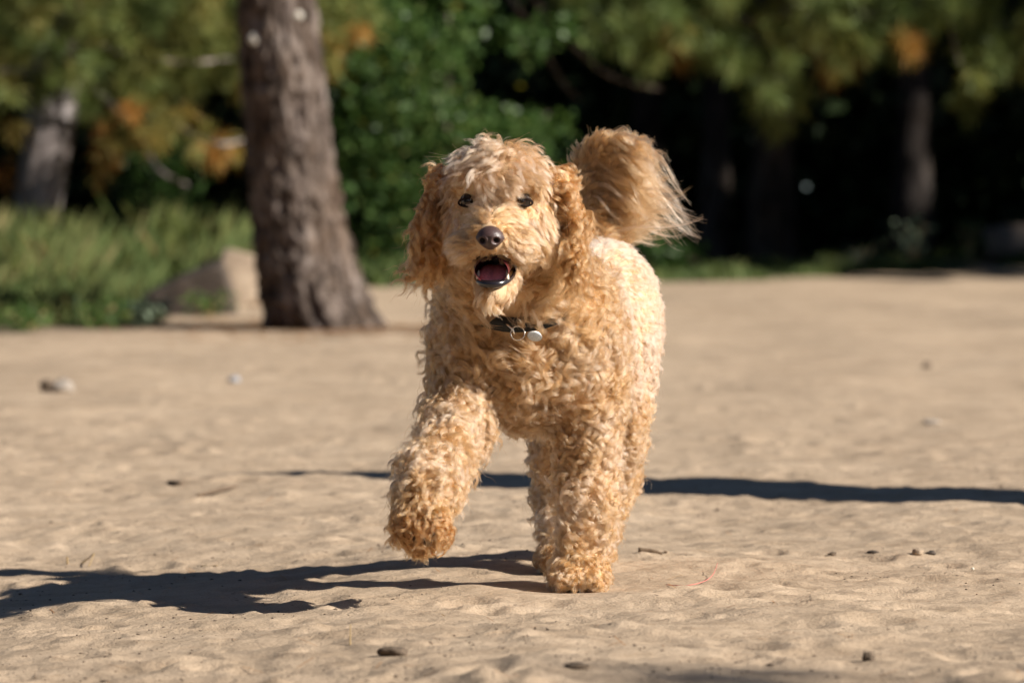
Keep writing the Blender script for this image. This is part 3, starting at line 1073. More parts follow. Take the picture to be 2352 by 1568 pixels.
# hind legs
ell(Q(1408, 850, 0.58), (0.070, 0.12, 0.13), 'thigh', 0.04)
chain([(Q(1400, 940, 0.52), 0.062), (Q(1404, 1010, 0.60), 0.046), (Q(1404, 1105, 0.72), 0.034), (Q(1352, 1240, 0.64), 0.033)], 'hleg')
ell(Q(1345, 1264, 0.60), (0.042, 0.06, 0.028), 'paw', 0.02)
ell(Q(1300, 860, 0.46), (0.060, 0.11, 0.12), 'thigh', 0.04)
chain([(Q(1302, 960, 0.40), 0.055), (Q(1292, 1040, 0.44), 0.044), (Q(1290, 1120, 0.50), 0.035), (Q(1298, 1255, 0.38), 0.034)], 'hleg')
ell(Q(1298, 1288, 0.35), (0.045, 0.06, 0.028), 'paw', 0.02)
# tail core
TAIL = [Q(1392, 590, 0.68), Q(1370, 505, 0.74), Q(1350, 430, 0.76), Q(1352, 375, 0.76), Q(1382, 345, 0.74), Q(1425, 345, 0.72)]
chain(list(zip(TAIL, (0.034, 0.026, 0.022, 0.019, 0.016, 0.011))), 'tail', 0.02)
# head
ell(H(0, 0.0, 0.022), (0.080, 0.085, 0.072), 'crown')
ell(H(0, -0.035, 0.048), (0.058, 0.048, 0.042), 'crown')
for s in (-1, 1):
    ell(H(s * 0.052, -0.022, -0.040), (0.040, 0.055, 0.052), 'cheek')
    ell(H(s * 0.046, -0.060, 0.040), (0.026, 0.022, 0.016), 'brow', 0.02)
cap(H(0, -0.055, -0.028), H(0, -0.126, -0.050), 0.046, 0.034, 'muzzle')
for s in (-1, 1):
    ell(H(s * 0.034, -0.102, -0.063), (0.032, 0.038, 0.029), 'muzzle', 0.015)
cap(H(0, -0.02, -0.095), H(0, -0.080, -0.136), 0.042, 0.026, 'chin', 0.02)
cap(H(0, -0.080, -0.140), H(0, -0.112, -0.145), 0.026, 0.019, 'chin', 0.015)
for s in (-1, 1):
    ell(H(s * 0.117, 0.026, -0.020), (0.016, 0.046, 0.080), 'ear', 0.012, HR @ rot_xyz(0, R(-9 * s), R(12 * s)))
    ell(H(s * 0.092, 0.020, 0.042), (0.022, 0.034, 0.024), 'ear', 0.02)
CAV = [dict(t='e', c=H(0.000, -0.128, -0.101), r=np.array((0.0305, 0.075, 0.0220)), rot=HR @ rot_xyz(R(14), 0, 0))]

VOX = 0.0065


def bounds(p, m):
    if p['t'] == 'c':
        r = max(p['ra'], p['rb'])
        return np.minimum(p['a'], p['b']) - r - m, np.maximum(p['a'], p['b']) + r + m
    r = p['r'].max() if p['rot'] is not None else p['r']
    return p['c'] - r - m, p['c'] + r + m


def surface_nets(F, lo, vox):
    n = np.array(F.shape)
    ins = F < 0
    c = [ins[i:n[0] - 1 + i, j:n[1] - 1 + j, k:n[2] - 1 + k] for i in (0, 1) for j in (0, 1) for k in (0, 1)]
    tot = sum(a.astype(np.int8) for a in c)
    mask = (tot > 0) & (tot < 8)
    cells = np.argwhere(mask)
    vid = np.full(mask.shape, -1, np.int64)
    vid[mask] = np.arange(len(cells))
    acc = np.zeros((len(cells), 3))
    cnt = np.zeros(len(cells))
    offs = [(i, j, k) for i in (0, 1) for j in (0, 1) for k in (0, 1)]
    for a in offs:
        for ax in range(3):
            if a[ax]:
                continue
            b = list(a)
            b[ax] = 1
            fa = F[tuple((cells + a).T)]
            fb = F[tuple((cells + b).T)]
            cr = (fa < 0) != (fb < 0)
            t = np.where(cr, fa / np.where(cr, fa - fb, 1), 0)
            p = np.array(a, float) + t[:, None] * (np.array(b) - a)
            acc += p * cr[:, None]
            cnt += cr
    V = (cells + acc / cnt[:, None]) * vox + lo
    faces = []
    for ax in range(3):
        u, v = (ax + 1) % 3, (ax + 2) % 3
        sl0 = [slice(None)] * 3
        sl1 = [slice(None)] * 3
        sl0[ax] = slice(0, -1)
        sl1[ax] = slice(1, None)
        A, B = ins[tuple(sl0)], ins[tuple(sl1)]
        e = np.argwhere(A != B)
        ok = (e[:, u] > 0) & (e[:, v] > 0) & (e[:, u] < n[u] - 1) & (e[:, v] < n[v] - 1)
        e = e[ok]
        flip = A[tuple(e.T)]
        q = []
        for du, dv in ((1, 1), (0, 1), (0, 0), (1, 0)):
            o = e.copy()
            o[:, u] -= du
            o[:, v] -= dv
            q.append(vid[tuple(o.T)])
        q = np.stack(q, 1)
        q[~flip] = q[~flip][:, ::-1]
        faces.append(q)
    return V, np.concatenate(faces)


def build_body():
    lo = np.min([bounds(p, 0.02)[0] for p in PR], axis=0)
    hi = np.max([bounds(p, 0.02)[1] for p in PR], axis=0)
    n = np.ceil((hi - lo) / VOX).astype(int) + 1
    F = np.full(n, 0.2, np.float64)
    ax = [lo[i] + VOX * np.arange(n[i]) for i in range(3)]
    for p in PR + [dict(c, neg=True) for c in CAV]:
        a, b = bounds(p, 0.06)
        s = [slice(max(0, int((a[i] - lo[i]) / VOX)), min(n[i], int((b[i] - lo[i]) / VOX) + 2)) for i in range(3)]
        P = np.stack(np.meshgrid(ax[0][s[0]], ax[1][s[1]], ax[2][s[2]], indexing='ij'), -1)
        d = sdf(p, P)
        f = F[s[0], s[1], s[2]]
        if p.get('neg'):
            F[s[0], s[1], s[2]] = np.maximum(f, -d)
        else:
            h = np.clip(0.5 + 0.5 * (f - d) / p['k'], 0, 1)
            F[s[0], s[1], s[2]] = f * (1 - h) + d * h - p['k'] * h * (1 - h)
    return surface_nets(F, lo, VOX)


DOG = empty('dog', (0.117, 0.25, 0.0))
tag(DOG, 'curly golden dog walking over the sand with one fore paw raised and mouth open', 'dog')
BV, BF = build_body()
body_me = mesh_np('body', BV, BF)
body = link('body', body_me, M['skin'], DOG)
body_me.materials.append(M['lip'])
fc_ = BV[BF].mean(1)
inner = (sdf(CAV[0], fc_) < 0.0045) & (((fc_ - HC) @ HR)[:, 1] < -0.03)
body_me.polygons.foreach_set('material_index', inner.astype(np.int32))
BN = np.empty(len(BV) * 3, np.float32)
body_me.vertex_normals.foreach_get('vector', BN)
BN = BN.reshape(-1, 3).astype(float)
print('body', len(BV), len(BF), 'normals out', float(np.mean(np.sum(BN * (BV - BV.mean(0)), 1) > 0)))

EYES = [H(-0.048, -0.079, 0.013), H(0.048, -0.079, 0.013)]
NOSE = H(0, -0.161, -0.050)
MOUTH = H(0, -0.12, -0.106)

# ---- coat: locks of wavy strands grown from the body
# length, root radius of a lock, curl radius, turns, lift off the skin, tip pinch, tone, spread
REG = {
    'chest': (0.048, 0.0092, 0.0082, 1.75, 0.44, 0.15, 0.58),
    'neck': (0.060, 0.0112, 0.0115, 1.60, 0.48, 0.14, 0.52),
    'shoulder': (0.044, 0.0086, 0.0072, 1.70, 0.40, 0.15, 0.60),
    'back': (0.016, 0.0056, 0.0018, 0.80, 0.55, 0.50, 0.88),
    'thigh': (0.028, 0.0070, 0.0040, 1.10, 0.45, 0.34, 0.78),
    'leg': (0.040, 0.0076, 0.0058, 1.65, 0.35, 0.16, 0.63),
    'rleg': (0.041, 0.0080, 0.0058, 1.45, 0.42, 0.18, 0.64),
    'hleg': (0.038, 0.0078, 0.0055, 1.55, 0.38, 0.18, 0.58),
    'paw': (0.028, 0.0065, 0.0042, 1.10, 0.40, 0.28, 0.54),
    'toe': (0.020, 0.0055, 0.0030, 1.00, 0.40, 0.30, 0.56),
    'rpaw': (0.029, 0.0066, 0.0046, 1.20, 0.48, 0.20, 0.20),
    'tail':     (0.030, 0.0060, 0.0030, 0.80, 0.45, 0.30, 0.40),
    'crown': (0.044, 0.0080, 0.0050, 0.90, 0.54, 0.18, 0.70),
    'brow': (0.030, 0.0055, 0.0016, 0.50, 0.45, 0.34, 0.44),
    'cheek': (0.026, 0.0058, 0.0016, 0.50, 0.28, 0.40, 0.58),
    'muzzle': (0.026, 0.0046, 0.0016, 0.40, 0.38, 0.45, 0.60),
    'chin': (0.023, 0.0052, 0.0018, 0.60, 0.35, 0.34, 0.54),
    'ear': (0.060, 0.0084, 0.0068, 1.60, 0.20, 0.12, 0.17),
}
RN = list(REG)
RT = np.array([REG[k] for k in RN])


def flow_at(P, N, W):
    """direction the hair lies in, per root; W = region weights"""
    n = len(P)
    F = np.zeros((n, 3))
    c = CAM - P
    loc = (P - HC) @ HR            # head coordinates

    def put(reg, v):
        F[:] += W[:, RN.index(reg)][:, None] * unit(v)
    dn = np.array((0, 0, -1.0))
    one = np.ones((n, 1))
    put('chest', one * (0, -0.15, -1.0))
    put('neck', one * (0, -0.1, -1.0))
    put('shoulder', one * (0.0, 0.25, -1.0))
    put('back', one * (0.12, 0.8, -0.45))
    put('thigh', one * (0.05, 0.4, -1.0))
    put('leg', one * (0, 0.05, -1.0))
    put('rleg', one * (-0.15, -0.4, -0.9))
    put('hleg', one * (0, 0.2, -1.0))
    put('paw', one * (0, -0.8, -0.5))
    put('toe', one * (0, -0.7, -0.6))
    put('rpaw', one * (0, -0.3, -1.0))
    put('tail', one * (0.4, 0, 0.3))
    # head: hair parts at the crown and falls forward and to both sides
    hx, hy, hz = loc[:, 0], loc[:, 1], loc[:, 2]
    fr = smooth(0.02, -0.05, hy)
    v = np.stack([hx * 11 + 0.5 * noise3(P / 0.03, 33), -0.30 * fr + 0.3 * (1 - fr), -0.22 - 0.15 * fr + 0.3 * noise3(P / 0.03, 34)], 1)
    put('crown', v @ HR.T)
    v = np.stack([np.sign(hx) * (0.5 + np.abs(hx) * 6), np.full(n, -0.1), np.full(n, -0.35)], 1)
    put('brow', v @ HR.T)
    v = np.stack([np.sign(hx) * 0.45, np.full(n, 0.45), np.full(n, -0.8)], 1)
    put('cheek', v @ HR.T)
    top = smooth(-0.045, -0.02, hz)
    v = np.stack([np.sign(hx) * 0.45 + hx * 14, np.full(n, 0.45), 0.40 * top - 0.9 * (1 - top)], 1)
    put('muzzle', v @ HR.T)
    v = np.stack([hx * 8, np.full(n, 0.05), np.full(n, -1.0)], 1)
    put('chin', v @ HR.T)
    v = np.stack([np.sign(hx) * 0.12, np.full(n, 0.05), np.full(n, -1.0)], 1)
    put('ear', v @ HR.T)
    F = F - N * np.sum(F * N, 1, keepdims=True)
    return unit(F)


def strands(root, N, F, L, Rr, C, T, lift, pinch, tone, S_, K, rg, rad=0.00034, wob=0.0):
    """every lock -> S_ strands of K points, drawn together towards the lock's tip"""
    n = len(root)
    s = np.linspace(0, 1, K)
    # guide
    wN = lift[:, None] * (1.25 - 1.15 * s) + 0.04
    wF = (1 - lift)[:, None] * 0.9 + 1.0 * s
    d = unit(wN[..., None] * N[:, None] + wF[..., None] * F[:, None] + np.array((0, 0, -1.0)) * (0.35 * s * s)[None, :, None])
    step = L[:, None, None] / (K - 1) * d
    g = root[:, None] + np.concatenate([np.zeros((n, 1, 3)), np.cumsum(step[:, :-1], 1)], 1)
    md = unit(d.mean(1))
    U = unit(np.cross(md, N + 1e-3))
    V = np.cross(md, U)
    ph = rg.uniform(0, 2 * np.pi, n)
    hand = rg.choice([-1.0, 1.0], n)
    A = U * np.cos(ph)[:, None] + V * np.sin(ph)[:, None]
    B = -U * np.sin(ph)[:, None] + V * np.cos(ph)[:, None]
    tb1 = unit(np.cross(N, F))
    tb2 = F
    # strands
    a = rg.uniform(0, 2 * np.pi, (n, S_))
    r = np.sqrt(rg.random((n, S_))) * Rr[:, None]
    ox, oy = r * np.cos(a), r * np.sin(a)
    ln = rg.uniform(0.78, 1.03, (n, S_))
    dph = rg.normal(0, 0.22, (n, S_))
    ca = rg.uniform(0.75, 1.2, (n, S_))
    base = tb1[:, None] * ox[..., None] + tb2[:, None] * oy[..., None]            # n,S,3
    wid = (1 - s) ** 0.8 * (1 - pinch[:, None]) + pinch[:, None]                  # n,K
    P = np.empty((n, S_, K, 3), np.float32)
    for k in range(K):
        sk = s[k] * ln                                                          # n,S
        # position on the guide for a shorter strand
        f = sk * (K - 1)
        i = np.clip(f.astype(int), 0, K - 2)
        fr = (f - i)[..., None]
        ar = np.arange(n)[:, None]
        gp = g[ar, i] * (1 - fr) + g[ar, i + 1] * fr
        th = hand[:, None] * 2 * np.pi * T[:, None] * sk + dph * sk
        amp = C[:, None] * ca * np.minimum(1, sk * 2.4)
        hel = A[:, None] * (amp * (np.cos(th) - 1 * 0))[..., None] + B[:, None] * (amp * np.sin(th))[..., None]
        P[:, :, k] = gp + hel + base * wid[:, k][:, None, None]
    P += rg.normal(0, 1, P.shape).astype(np.float32) * (0.0003 + wob) * s[None, None, :, None].astype(np.float32)
    stray = (rg.normal(0, 1, (n, S_, 1, 3)) * np.where(rg.random((n, S_, 1, 1)) < 0.05, 0.20, 0.022) * L[:, None, None, None]).astype(np.float32)
    P += stray * (s ** 1.7)[None, None, :, None].astype(np.float32)
    rad_k = rad * (1 - 0.72 * s ** 1.6)
    tn = np.clip(tone[:, None] + rg.normal(0, 0.10, (n, S_)), 0, 1)
    return P.reshape(-1, K, 3), np.broadcast_to(rad_k, (n * S_, K)), tn.reshape(-1)


def curves_obj(name, P, rad, tone, mat, parent):
    m, K, _ = P.shape
    hc = bpy.data.hair_curves.new(name)
    hc.add_curves([K] * m)
    off = np.zeros(3)
    hc.points.foreach_set('position', np.ascontiguousarray(P, dtype=np.float32).ravel())
    hc.points.foreach_set('radius', np.ascontiguousarray(rad, dtype=np.float32).ravel())
    at = hc.attributes.new('tone', 'FLOAT', 'POINT')
    at.data.foreach_set('value', np.ascontiguousarray(np.repeat(tone, K), dtype=np.float32))
    o = link(name, hc, mat, parent)
    print(name, m, 'strands', m * K, 'points')
    return o


def project(P):
    v = P - CAM
    z = v @ _fw
    return np.stack([1176 + FPX * v[:, 0] / z, 784 - FPX * (v @ _up) / z], 1)


PADS = [Q(px, py, -0.331) for px, py in ((948, 1228), (980, 1242), (1000, 1230))]


def sample_roots():
    tri = np.concatenate([BF[:, [0, 1, 2]], BF[:, [0, 2, 3]]])
    a, b, c = BV[tri[:, 0]], BV[tri[:, 1]], BV[tri[:, 2]]
    area = 0.5 * np.linalg.norm(np.cross(b - a, c - a), axis=1)
    cen = (a + b + c) / 3
    D = np.stack([sdf(p, cen) for p in PR], 1)
    Wp = np.exp(-np.clip(D - D.min(1, keepdims=True), 0, None) / 0.010)
    W = np.zeros((len(cen), len(RN)))
    for j, p in enumerate(PR):
        W[:, RN.index(p['reg'])] = np.maximum(W[:, RN.index(p['reg'])], Wp[:, j])
    W /= W.sum(1, keepdims=True)
    lockR = W @ RT[:, 1]
    nrm = unit(BN[tri].sum(1))
    face = np.sum(nrm * unit(CAM - cen), 1)
    dens = 1.0 / (1.05 * lockR) ** 2 * (0.30 + 0.70 * smooth(-0.45, -0.1, face))
    # bare places: eyes, nose, mouth, soles
    bare = np.ones(len(cen))
    for e in EYES:
        bare *= (np.linalg.norm((cen - e + (0, 0, 0.0015)) * (0.82, 1, 1.2), axis=1) > 0.0155)
    bare *= (np.linalg.norm((cen - NOSE) * (1, 1, 1.1), axis=1) > 0.0225)
    for q in PADS:
        bare *= np.linalg.norm(cen - q, axis=1) > 0.008
    pc = project(cen)
    bare *= ~((pc[:, 0] > 1128) & (pc[:, 0] < 1228) & (pc[:, 1] > 622) & (pc[:, 1] < 768) & (face > 0.2))
    bare *= (sdf(CAV[0], cen) > 0.004)
    bare *= ~((cen[:, 2] < 0.012) & (nrm[:, 2] < -0.7))
    ex = area * dens * bare
    cnt = RNG.poisson(ex)
    ti = np.repeat(np.arange(len(tri)), cnt)
    u, v = RNG.random(len(ti)), RNG.random(len(ti))
    fl = u + v > 1
    u[fl], v[fl] = 1 - u[fl], 1 - v[fl]
    w0 = 1 - u - v
    P = a[ti] * w0[:, None] + b[ti] * u[:, None] + c[ti] * v[:, None]
    N = unit(BN[tri[ti, 0]] * w0[:, None] + BN[tri[ti, 1]] * u[:, None] + BN[tri[ti, 2]] * v[:, None])
    return P, N, W[ti]


def build_coat():
    P, N, W = sample_roots()
    n = len(P)
    par = W @ RT
    F = flow_at(P, N, W)
    # the lie of the coat wanders
    ang = 1.0 * noise3(P / 0.05, 11) + 0.8 * noise3(P / 0.020, 12) + RNG.normal(0, 0.18, n)
    curly = np.clip((par[:, 2] - 0.0015) / 0.005, 0.15, 1.2)
    ang *= 0.45 + 0.75 * curly
    T2 = np.cross(N, F)
    F = unit(F * np.cos(ang)[:, None] + T2 * np.sin(ang)[:, None])
    L = par[:, 0] * np.clip(1 + 0.25 * noise3(P / 0.05, 13) + RNG.normal(0, 0.22, n), 0.4, 1.7)
    lift = np.clip(par[:, 4] + RNG.normal(0, 0.10, n) + 0.12 * noise3(P / 0.03, 14), 0.08, 0.95)
    tone = np.clip(par[:, 6] + 0.16 * noise3(P / 0.06, 15) + RNG.normal(0, 0.09, n), 0, 1)
    loc = (P - HC) @ HR
    # shorter round the eyes, at the nose and along the lips
    for e in EYES:
        d = np.linalg.norm(P - e, axis=1)
        L *= 0.17 + 0.83 * smooth(0.018, 0.048, d)
        tone -= 0.42 * (1 - smooth(0.016, 0.034, d))
    d = np.linalg.norm(P - NOSE, axis=1)
    L *= 0.55 + 0.45 * smooth(0.022, 0.045, d)
    tone -= 0.22 * (1 - smooth(0.026, 0.05, d))
    d = sdf(CAV[0], P)
    L *= 0.45 + 0.55 * smooth(0.003, 0.022, d)
    tone -= 0.16 * (1 - smooth(0.004, 0.018, d))
    # stained, sandy paws
    tone -= 0.08 * (1 - smooth(0.02, 0.09, P[:, 2]))
    er = W[:, RN.index('ear')]
    hi = smooth(0.005, 0.05, loc[:, 2]) * er
    L *= 1 - 0.45 * hi
    lift *= 1 - 0.5 * hi
    L = np.clip(L, 0.006, None)
    T = par[:, 3] * RNG.uniform(0.7, 1.35, n)
    C = par[:, 2] * RNG.uniform(0.6, 1.4, n)
    root = P - N * 0.003
    ear = W[:, RN.index('ear')] > 0.5
    head = ~ear & (W[:, [RN.index(k) for k in ('crown', 'brow', 'cheek', 'muzzle', 'chin')]].sum(1) > 0.5)
    back = ~ear & ~head & (W[:, RN.index('back')] > 0.5)
    rest = ~ear & ~head & ~back
    for name, sel, S_, K, rad in (('body_fur', rest, 36, 10, 0.00027), ('back_fur', back, 18, 5, 0.00028), ('head_fur', head, 30, 8, 0.00025), ('ear_fur', ear, 40, 11, 0.00027)):
        a = [v[sel] for v in (root, N, F, L, par[:, 1] * RNG.uniform(0.7, 1.3, n), C, T, lift, par[:, 5] * RNG.uniform(0.6, 1.6, n), tone)]
        p, r, t = strands(*a, S_, K, RNG, rad)
        curves_obj(name, p, r, t, M['fur'], DOG)


def build_moustache():
    """longer hair hanging over the upper lip and off the lower jaw"""
    rg = np.random.default_rng(17)
    root, N, F, L, T_ = [], [], [], [], []
    for k in range(150):
        a = rg.uniform(-1, 1)
        x = 0.036 * a
        root.append(H(x + rg.normal(0, .002), -0.135 + 0.050 * abs(a) ** 1.6 + rg.normal(0, .003), -0.068 - 0.012 * abs(a) + rg.normal(0, .004)))
        N.append(HR @ unit((a * 0.8, -1.0 + 0.4 * abs(a), -0.1)))
        F.append(HR @ unit((a * 0.55, -0.12, -1.0)))
        L.append((0.007 + 0.020 * abs(a) ** 1.5) * rg.uniform(0.8, 1.25))
        T_.append(0.50 - 0.14 * (1 - abs(a)))
    for k in range(130):
        a = rg.uniform(-1, 1)
        root.append(H(0.030 * a, -0.124 + 0.050 * abs(a) ** 1.5 + rg.normal(0, .004), -0.139 + 0.016 * abs(a) ** 1.5 + rg.normal(0, .004)))
        N.append(HR @ unit((a * 0.8, -0.8, -0.6)))
        F.append(HR @ unit((a * 0.45, 0.05, -1.0)))
        L.append(0.016 * rg.uniform(0.7, 1.3))
        T_.append(0.55)
    n = len(root)
    o = np.ones(n)
    p, r, t = strands(np.array(root), unit(np.array(N)), unit(np.array(F)), np.array(L), o * 0.005, o * 0.0016, o * 0.45, o * 0.30, o * 0.40, np.array(T_), 20, 8, rg, 0.00030)
    curves_obj('muzzle_fur', p, r, t, M['fur'], DOG)


def build_plume():
    rg = np.random.default_rng(21)
    n = 600
    t = rg.random(n) ** 0.9
    wisp = np.arange(n) >= 500
    TP = np.array(TAIL)
    seg = np.clip((t * 5).astype(int), 0, 4)
    fr = (t * 5 - seg)[:, None]
    root = TP[seg] * (1 - fr) + TP[seg + 1] * fr + rg.normal(0, 0.008, (n, 3))
    # where the hair ends: a fan blown to the picture's right and down
    ends = np.array([(1440, 520), (1510, 535), (1572, 548), (1590, 515), (1572, 465), (1550, 420), (1530, 380), (1500, 345)], float)
    u = np.clip(t + rg.normal(0, 0.17, n), 0, 1) * 6.999
    i = u.astype(int)
    fu = (u - i)[:, None]
    e2 = ends[i] * (1 - fu) + ends[i + 1] * fu
    reach = np.clip(0.82 - np.abs(rg.normal(0, 0.30, n)), 0.22, 0.90)
    reach = np.where(wisp, rg.uniform(0.82, 1.16, n), reach)
    E = np.array([Q(x, y, 0.70) for x, y in e2])
    E[:, 1] += rg.normal(0, 0.045, n)
    E = root + (E - root) * reach[:, None]
    dist = np.linalg.norm(E - root, axis=1)
    # leaves the tail up and to the left, then sweeps over
    up = np.stack([-0.55 + 0.8 * t + rg.normal(0, .15, n), rg.normal(-0.1, 0.5, n), 0.75 - 0.25 * (1 - t) + rg.normal(0, .15, n)], 1)
    c1 = root + unit(up) * (dist * 0.34 * (0.35 + 0.75 * t))[:, None]
    c2 = root * 0.35 + E * 0.65 + np.stack([np.zeros(n), rg.normal(0, .02, n), dist * (0.10 + 0.16 * t)], 1)
    K, S_ = 16, 28
    s = np.linspace(0, 1, K)[None, :, None]
    g = (1 - s) ** 3 * root[:, None] + 3 * (1 - s) ** 2 * s * c1[:, None] + 3 * (1 - s) * s ** 2 * c2[:, None] + s ** 3 * E[:, None]
    # waves grow towards the tips
    ph = rg.uniform(0, 6.28, (n, 1))
    sv = s[..., 0]
    amp = 0.013 * sv ** 1.5 * rg.uniform(0.5, 1.5, (n, 1)) * np.where(wisp, 1.5, 1.0)[:, None]
    fq = rg.uniform(1.2, 2.3, (n, 1))
    g = g + np.stack([amp * 0.5 * np.cos(6.28 * fq * sv + ph), amp * np.cos(6.28 * fq * sv + ph + 1), amp * np.sin(6.28 * fq * sv + ph)], -1)
    off = rg.normal(0, 1, (n, S_, 1, 3)) * np.where(wisp, 0.0032, 0.0066)[:, None, None, None]
    pin = (1 - 0.80 * s[None, ...] ** 0.8)
    P = g[:, None] + off * pin
    P = P + rg.normal(0, 1, (n, S_, 1, 3)) * 0.0028 * (s[None] ** 2)
    # strand lengths differ
    ln = rg.uniform(0.55, 1.0, (n, S_, 1)) ** 0.8 * np.ones((1, 1, K)) * np.linspace(0, 1, K)
    f = ln * (K - 1)
    j = np.clip(f.astype(int), 0, K - 2)
    ff = (f - j)[..., None]
    ai, bi = np.arange(n)[:, None, None], np.arange(S_)[None, :, None]
    P = P[ai, bi, j] * (1 - ff) + P[ai, bi, j + 1] * ff
    P += rg.normal(0, 0.0004, P.shape)
    rad = 0.00026 * (1 - 0.7 * np.linspace(0, 1, K) ** 1.5)
    tone = np.clip(0.42 + 0.50 * (reach[:, None] - 0.6) + rg.normal(0, 0.10, (n, 1)) + rg.normal(0, 0.10, (n, S_)), 0, 1)
    curves_obj('tail_plume', P.reshape(-1, K, 3), np.broadcast_to(rad, (n * S_, K)), tone.reshape(-1), M['fur'], DOG)


build_coat()
build_moustache()
build_plume()


# ---- nose, eyes, mouth
def uvsphere(c, r, rot=None, nu=28, nv=18, fn=None):
    th = np.linspace(0, np.pi, nv + 1)
    ph = np.linspace(0, 2 * np.pi, nu, endpoint=False)
    v = np.array([(math.sin(a) * math.cos(b), math.sin(a) * math.sin(b), math.cos(a)) for a in th for b in ph])
    if fn is not None:
        v = fn(v)
    v = v * np.array(r)
    if rot is not None:
        v = v @ np.asarray(rot).T
    v = v + np.array(c)
    f = []
    for i in range(nv):
        for j in range(nu):
            j2 = (j + 1) % nu
            f.append((i * nu + j, (i + 1) * nu + j, (i + 1) * nu + j2, i * nu + j2))
    return v, np.array(f)


def nose_shape(v):
    v = v.copy()
    y, x, z = v[:, 1], v[:, 0], v[:, 2]
    front = np.clip(-y, 0, 1)
    w = np.where(z < 0, 1 - 0.42 * np.clip(-z, 0, 1) ** 1.3, 1 - 0.12 * z)
    v[:, 0] = x * w
    # flattened front, groove down the middle
    v[:, 1] = y * 0.92
    v[:, 1] += 0.10 * np.exp(-(x / 0.10) ** 2) * front * (z < 0.25)
    for s in (-1, 1):
        q = ((x - s * 0.46) / 0.24) ** 2 + ((z + 0.12) / 0.26) ** 2
        v[:, 1] += 0.55 * np.exp(-q * 1.2) * front
        v[:, 1] -= 0.10 * np.exp(-(q - 1.6) ** 2) * front
    return v


v, f = uvsphere(NOSE + HR @ np.array((0, 0.010, 0.0)), (0.0245, 0.024, 0.0205), HR @ rot_xyz(R(8), 0, 0), 72, 48, nose_shape)
nose = link('nose', mesh_np('nose', v, f), M['nose'], DOG)
for s in (-1, 1):
    v, f = uvsphere(NOSE + HR @ np.array((s * 0.0112, -0.0005, -0.0022)), (0.0048, 0.004, 0.0046), HR @ rot_xyz(0, R(-20 * s), 0), 20, 12)
    link('nostril', mesh_np('nostril', v, f), M['nostril'], nose)
for s, e in zip((-1, 1), EYES):
    c = e + HR @ np.array((0, 0.006, 0))
    v, f = uvsphere(c, (0.0128,) * 3, None, 32, 20)
    eye = link('eye', mesh_np('eye', v, f), M['eye'], DOG)
    v, f = uvsphere(c + HR @ np.array((-0.0012, -0.0084, -0.0012)), (0.0074, 0.0056, 0.0074), None, 24, 14)
    link('iris', mesh_np('iris', v, f), M['iris'], eye)
    v, f = uvsphere(c + HR @ np.array((-0.0012, -0.0122, -0.0012)), (0.0036, 0.0026, 0.0036), None, 20, 12)
    link('pupil', mesh_np('pupil', v, f), M['nostril'], eye)
    # eyelid: a thick almond ring lying over the ball
    ring = []
    for k in range(40):
        a = 2 * math.pi * k / 40
        x, z = 0.0148 * math.cos(a), (0.0052 if math.sin(a) > 0 else 0.0082) * math.sin(a) - 0.001 + 0.0025 * s * math.cos(a) * -1
        y = -math.sqrt(max(0.0128 ** 2 - min(x * x + z * z, 0.0124 ** 2), 0.0)) - 0.0006
        ring.append(c + HR @ np.array((x, y * (0.9 if abs(math.cos(a)) > 0.9 else 1), z)))
    ring = np.array(ring)
    vv, ff = [], []
    for k in range(40):
        tg = unit(ring[(k + 1) % 40] - ring[k - 1])
        o1 = unit(ring[k] - c)
        o2 = np.cross(tg, o1)
        for m_ in range(8):
            b = 2 * math.pi * m_ / 8
            vv.append(ring[k] + 0.0020 * (math.cos(b) * o1 + math.sin(b) * o2 * 1.2))
    for k in range(40):
        for m_ in range(8):
            ff.append((k * 8 + m_, ((k + 1) % 40) * 8 + m_, ((k + 1) % 40) * 8 + (m_ + 1) % 8, k * 8 + (m_ + 1) % 8))
    link('eyelid', mesh_np('eyelid', np.array(vv), np.array(ff)), M['eyelid'], eye)


# inside of the mouth: a lining just within the carved hollow
v, f = uvsphere(CAV[0]['c'] + HR @ np.array((0, 0.012, 0)), (0.0300, 0.070, 0.0222), CAV[0]['rot'], 40, 24)
keep = ((v - CAV[0]['c']) @ HR)[:, 1] > -0.012
f = f[np.all(keep[f], axis=1)][:, ::-1]
link('palate', mesh_np('palate', v, f), M['mouth'], DOG)


def tongue_shape(v):
    v = v.copy()
    v[:, 2] -= 0.30 * np.exp(-(v[:, 0] / 0.2) ** 2) * (v[:, 2] > 0)
    v[:, 2] += 0.5 * v[:, 0] ** 2
    v[:, 2] -= 0.45 * np.clip(-v[:, 1], 0, 1) ** 3
    return v


v, f = uvsphere(H(0.0, -0.105, -0.1125), (0.0240, 0.034, 0.0085), HR @ rot_xyz(R(30), 0, 0), 40, 24, tongue_shape)
link('tongue', mesh_np('tongue', v, f), M['tongue'], DOG)
lp = []
for k in range(25):
    a = math.pi * k / 24
    lp.append(H(0.0325 * math.cos(a), -0.070 - 0.064 * math.sin(a) ** 0.8, -0.106 - 0.0225 * math.sin(a) ** 0.7))
V, F = tube(lp, [0.0030 + 0.0042 * math.sin(math.pi * k / 24) ** 2 for k in range(25)], 12)
link('lower_lip', mesh_np('lower_lip', V, F), M['lip'], DOG)
for sd in (-1, 1):
    lp = [H(sd * 0.0305, -0.066, -0.106), H(sd * 0.0330, -0.076, -0.099), H(sd * 0.0315, -0.090, -0.089), H(sd * 0.0265, -0.106, -0.081)]
    V, F = tube(lp, [0.0040, 0.0046, 0.0038, 0.0016], 10)
    link('upper_lip', mesh_np('upper_lip', V, F), M['lip'], DOG)
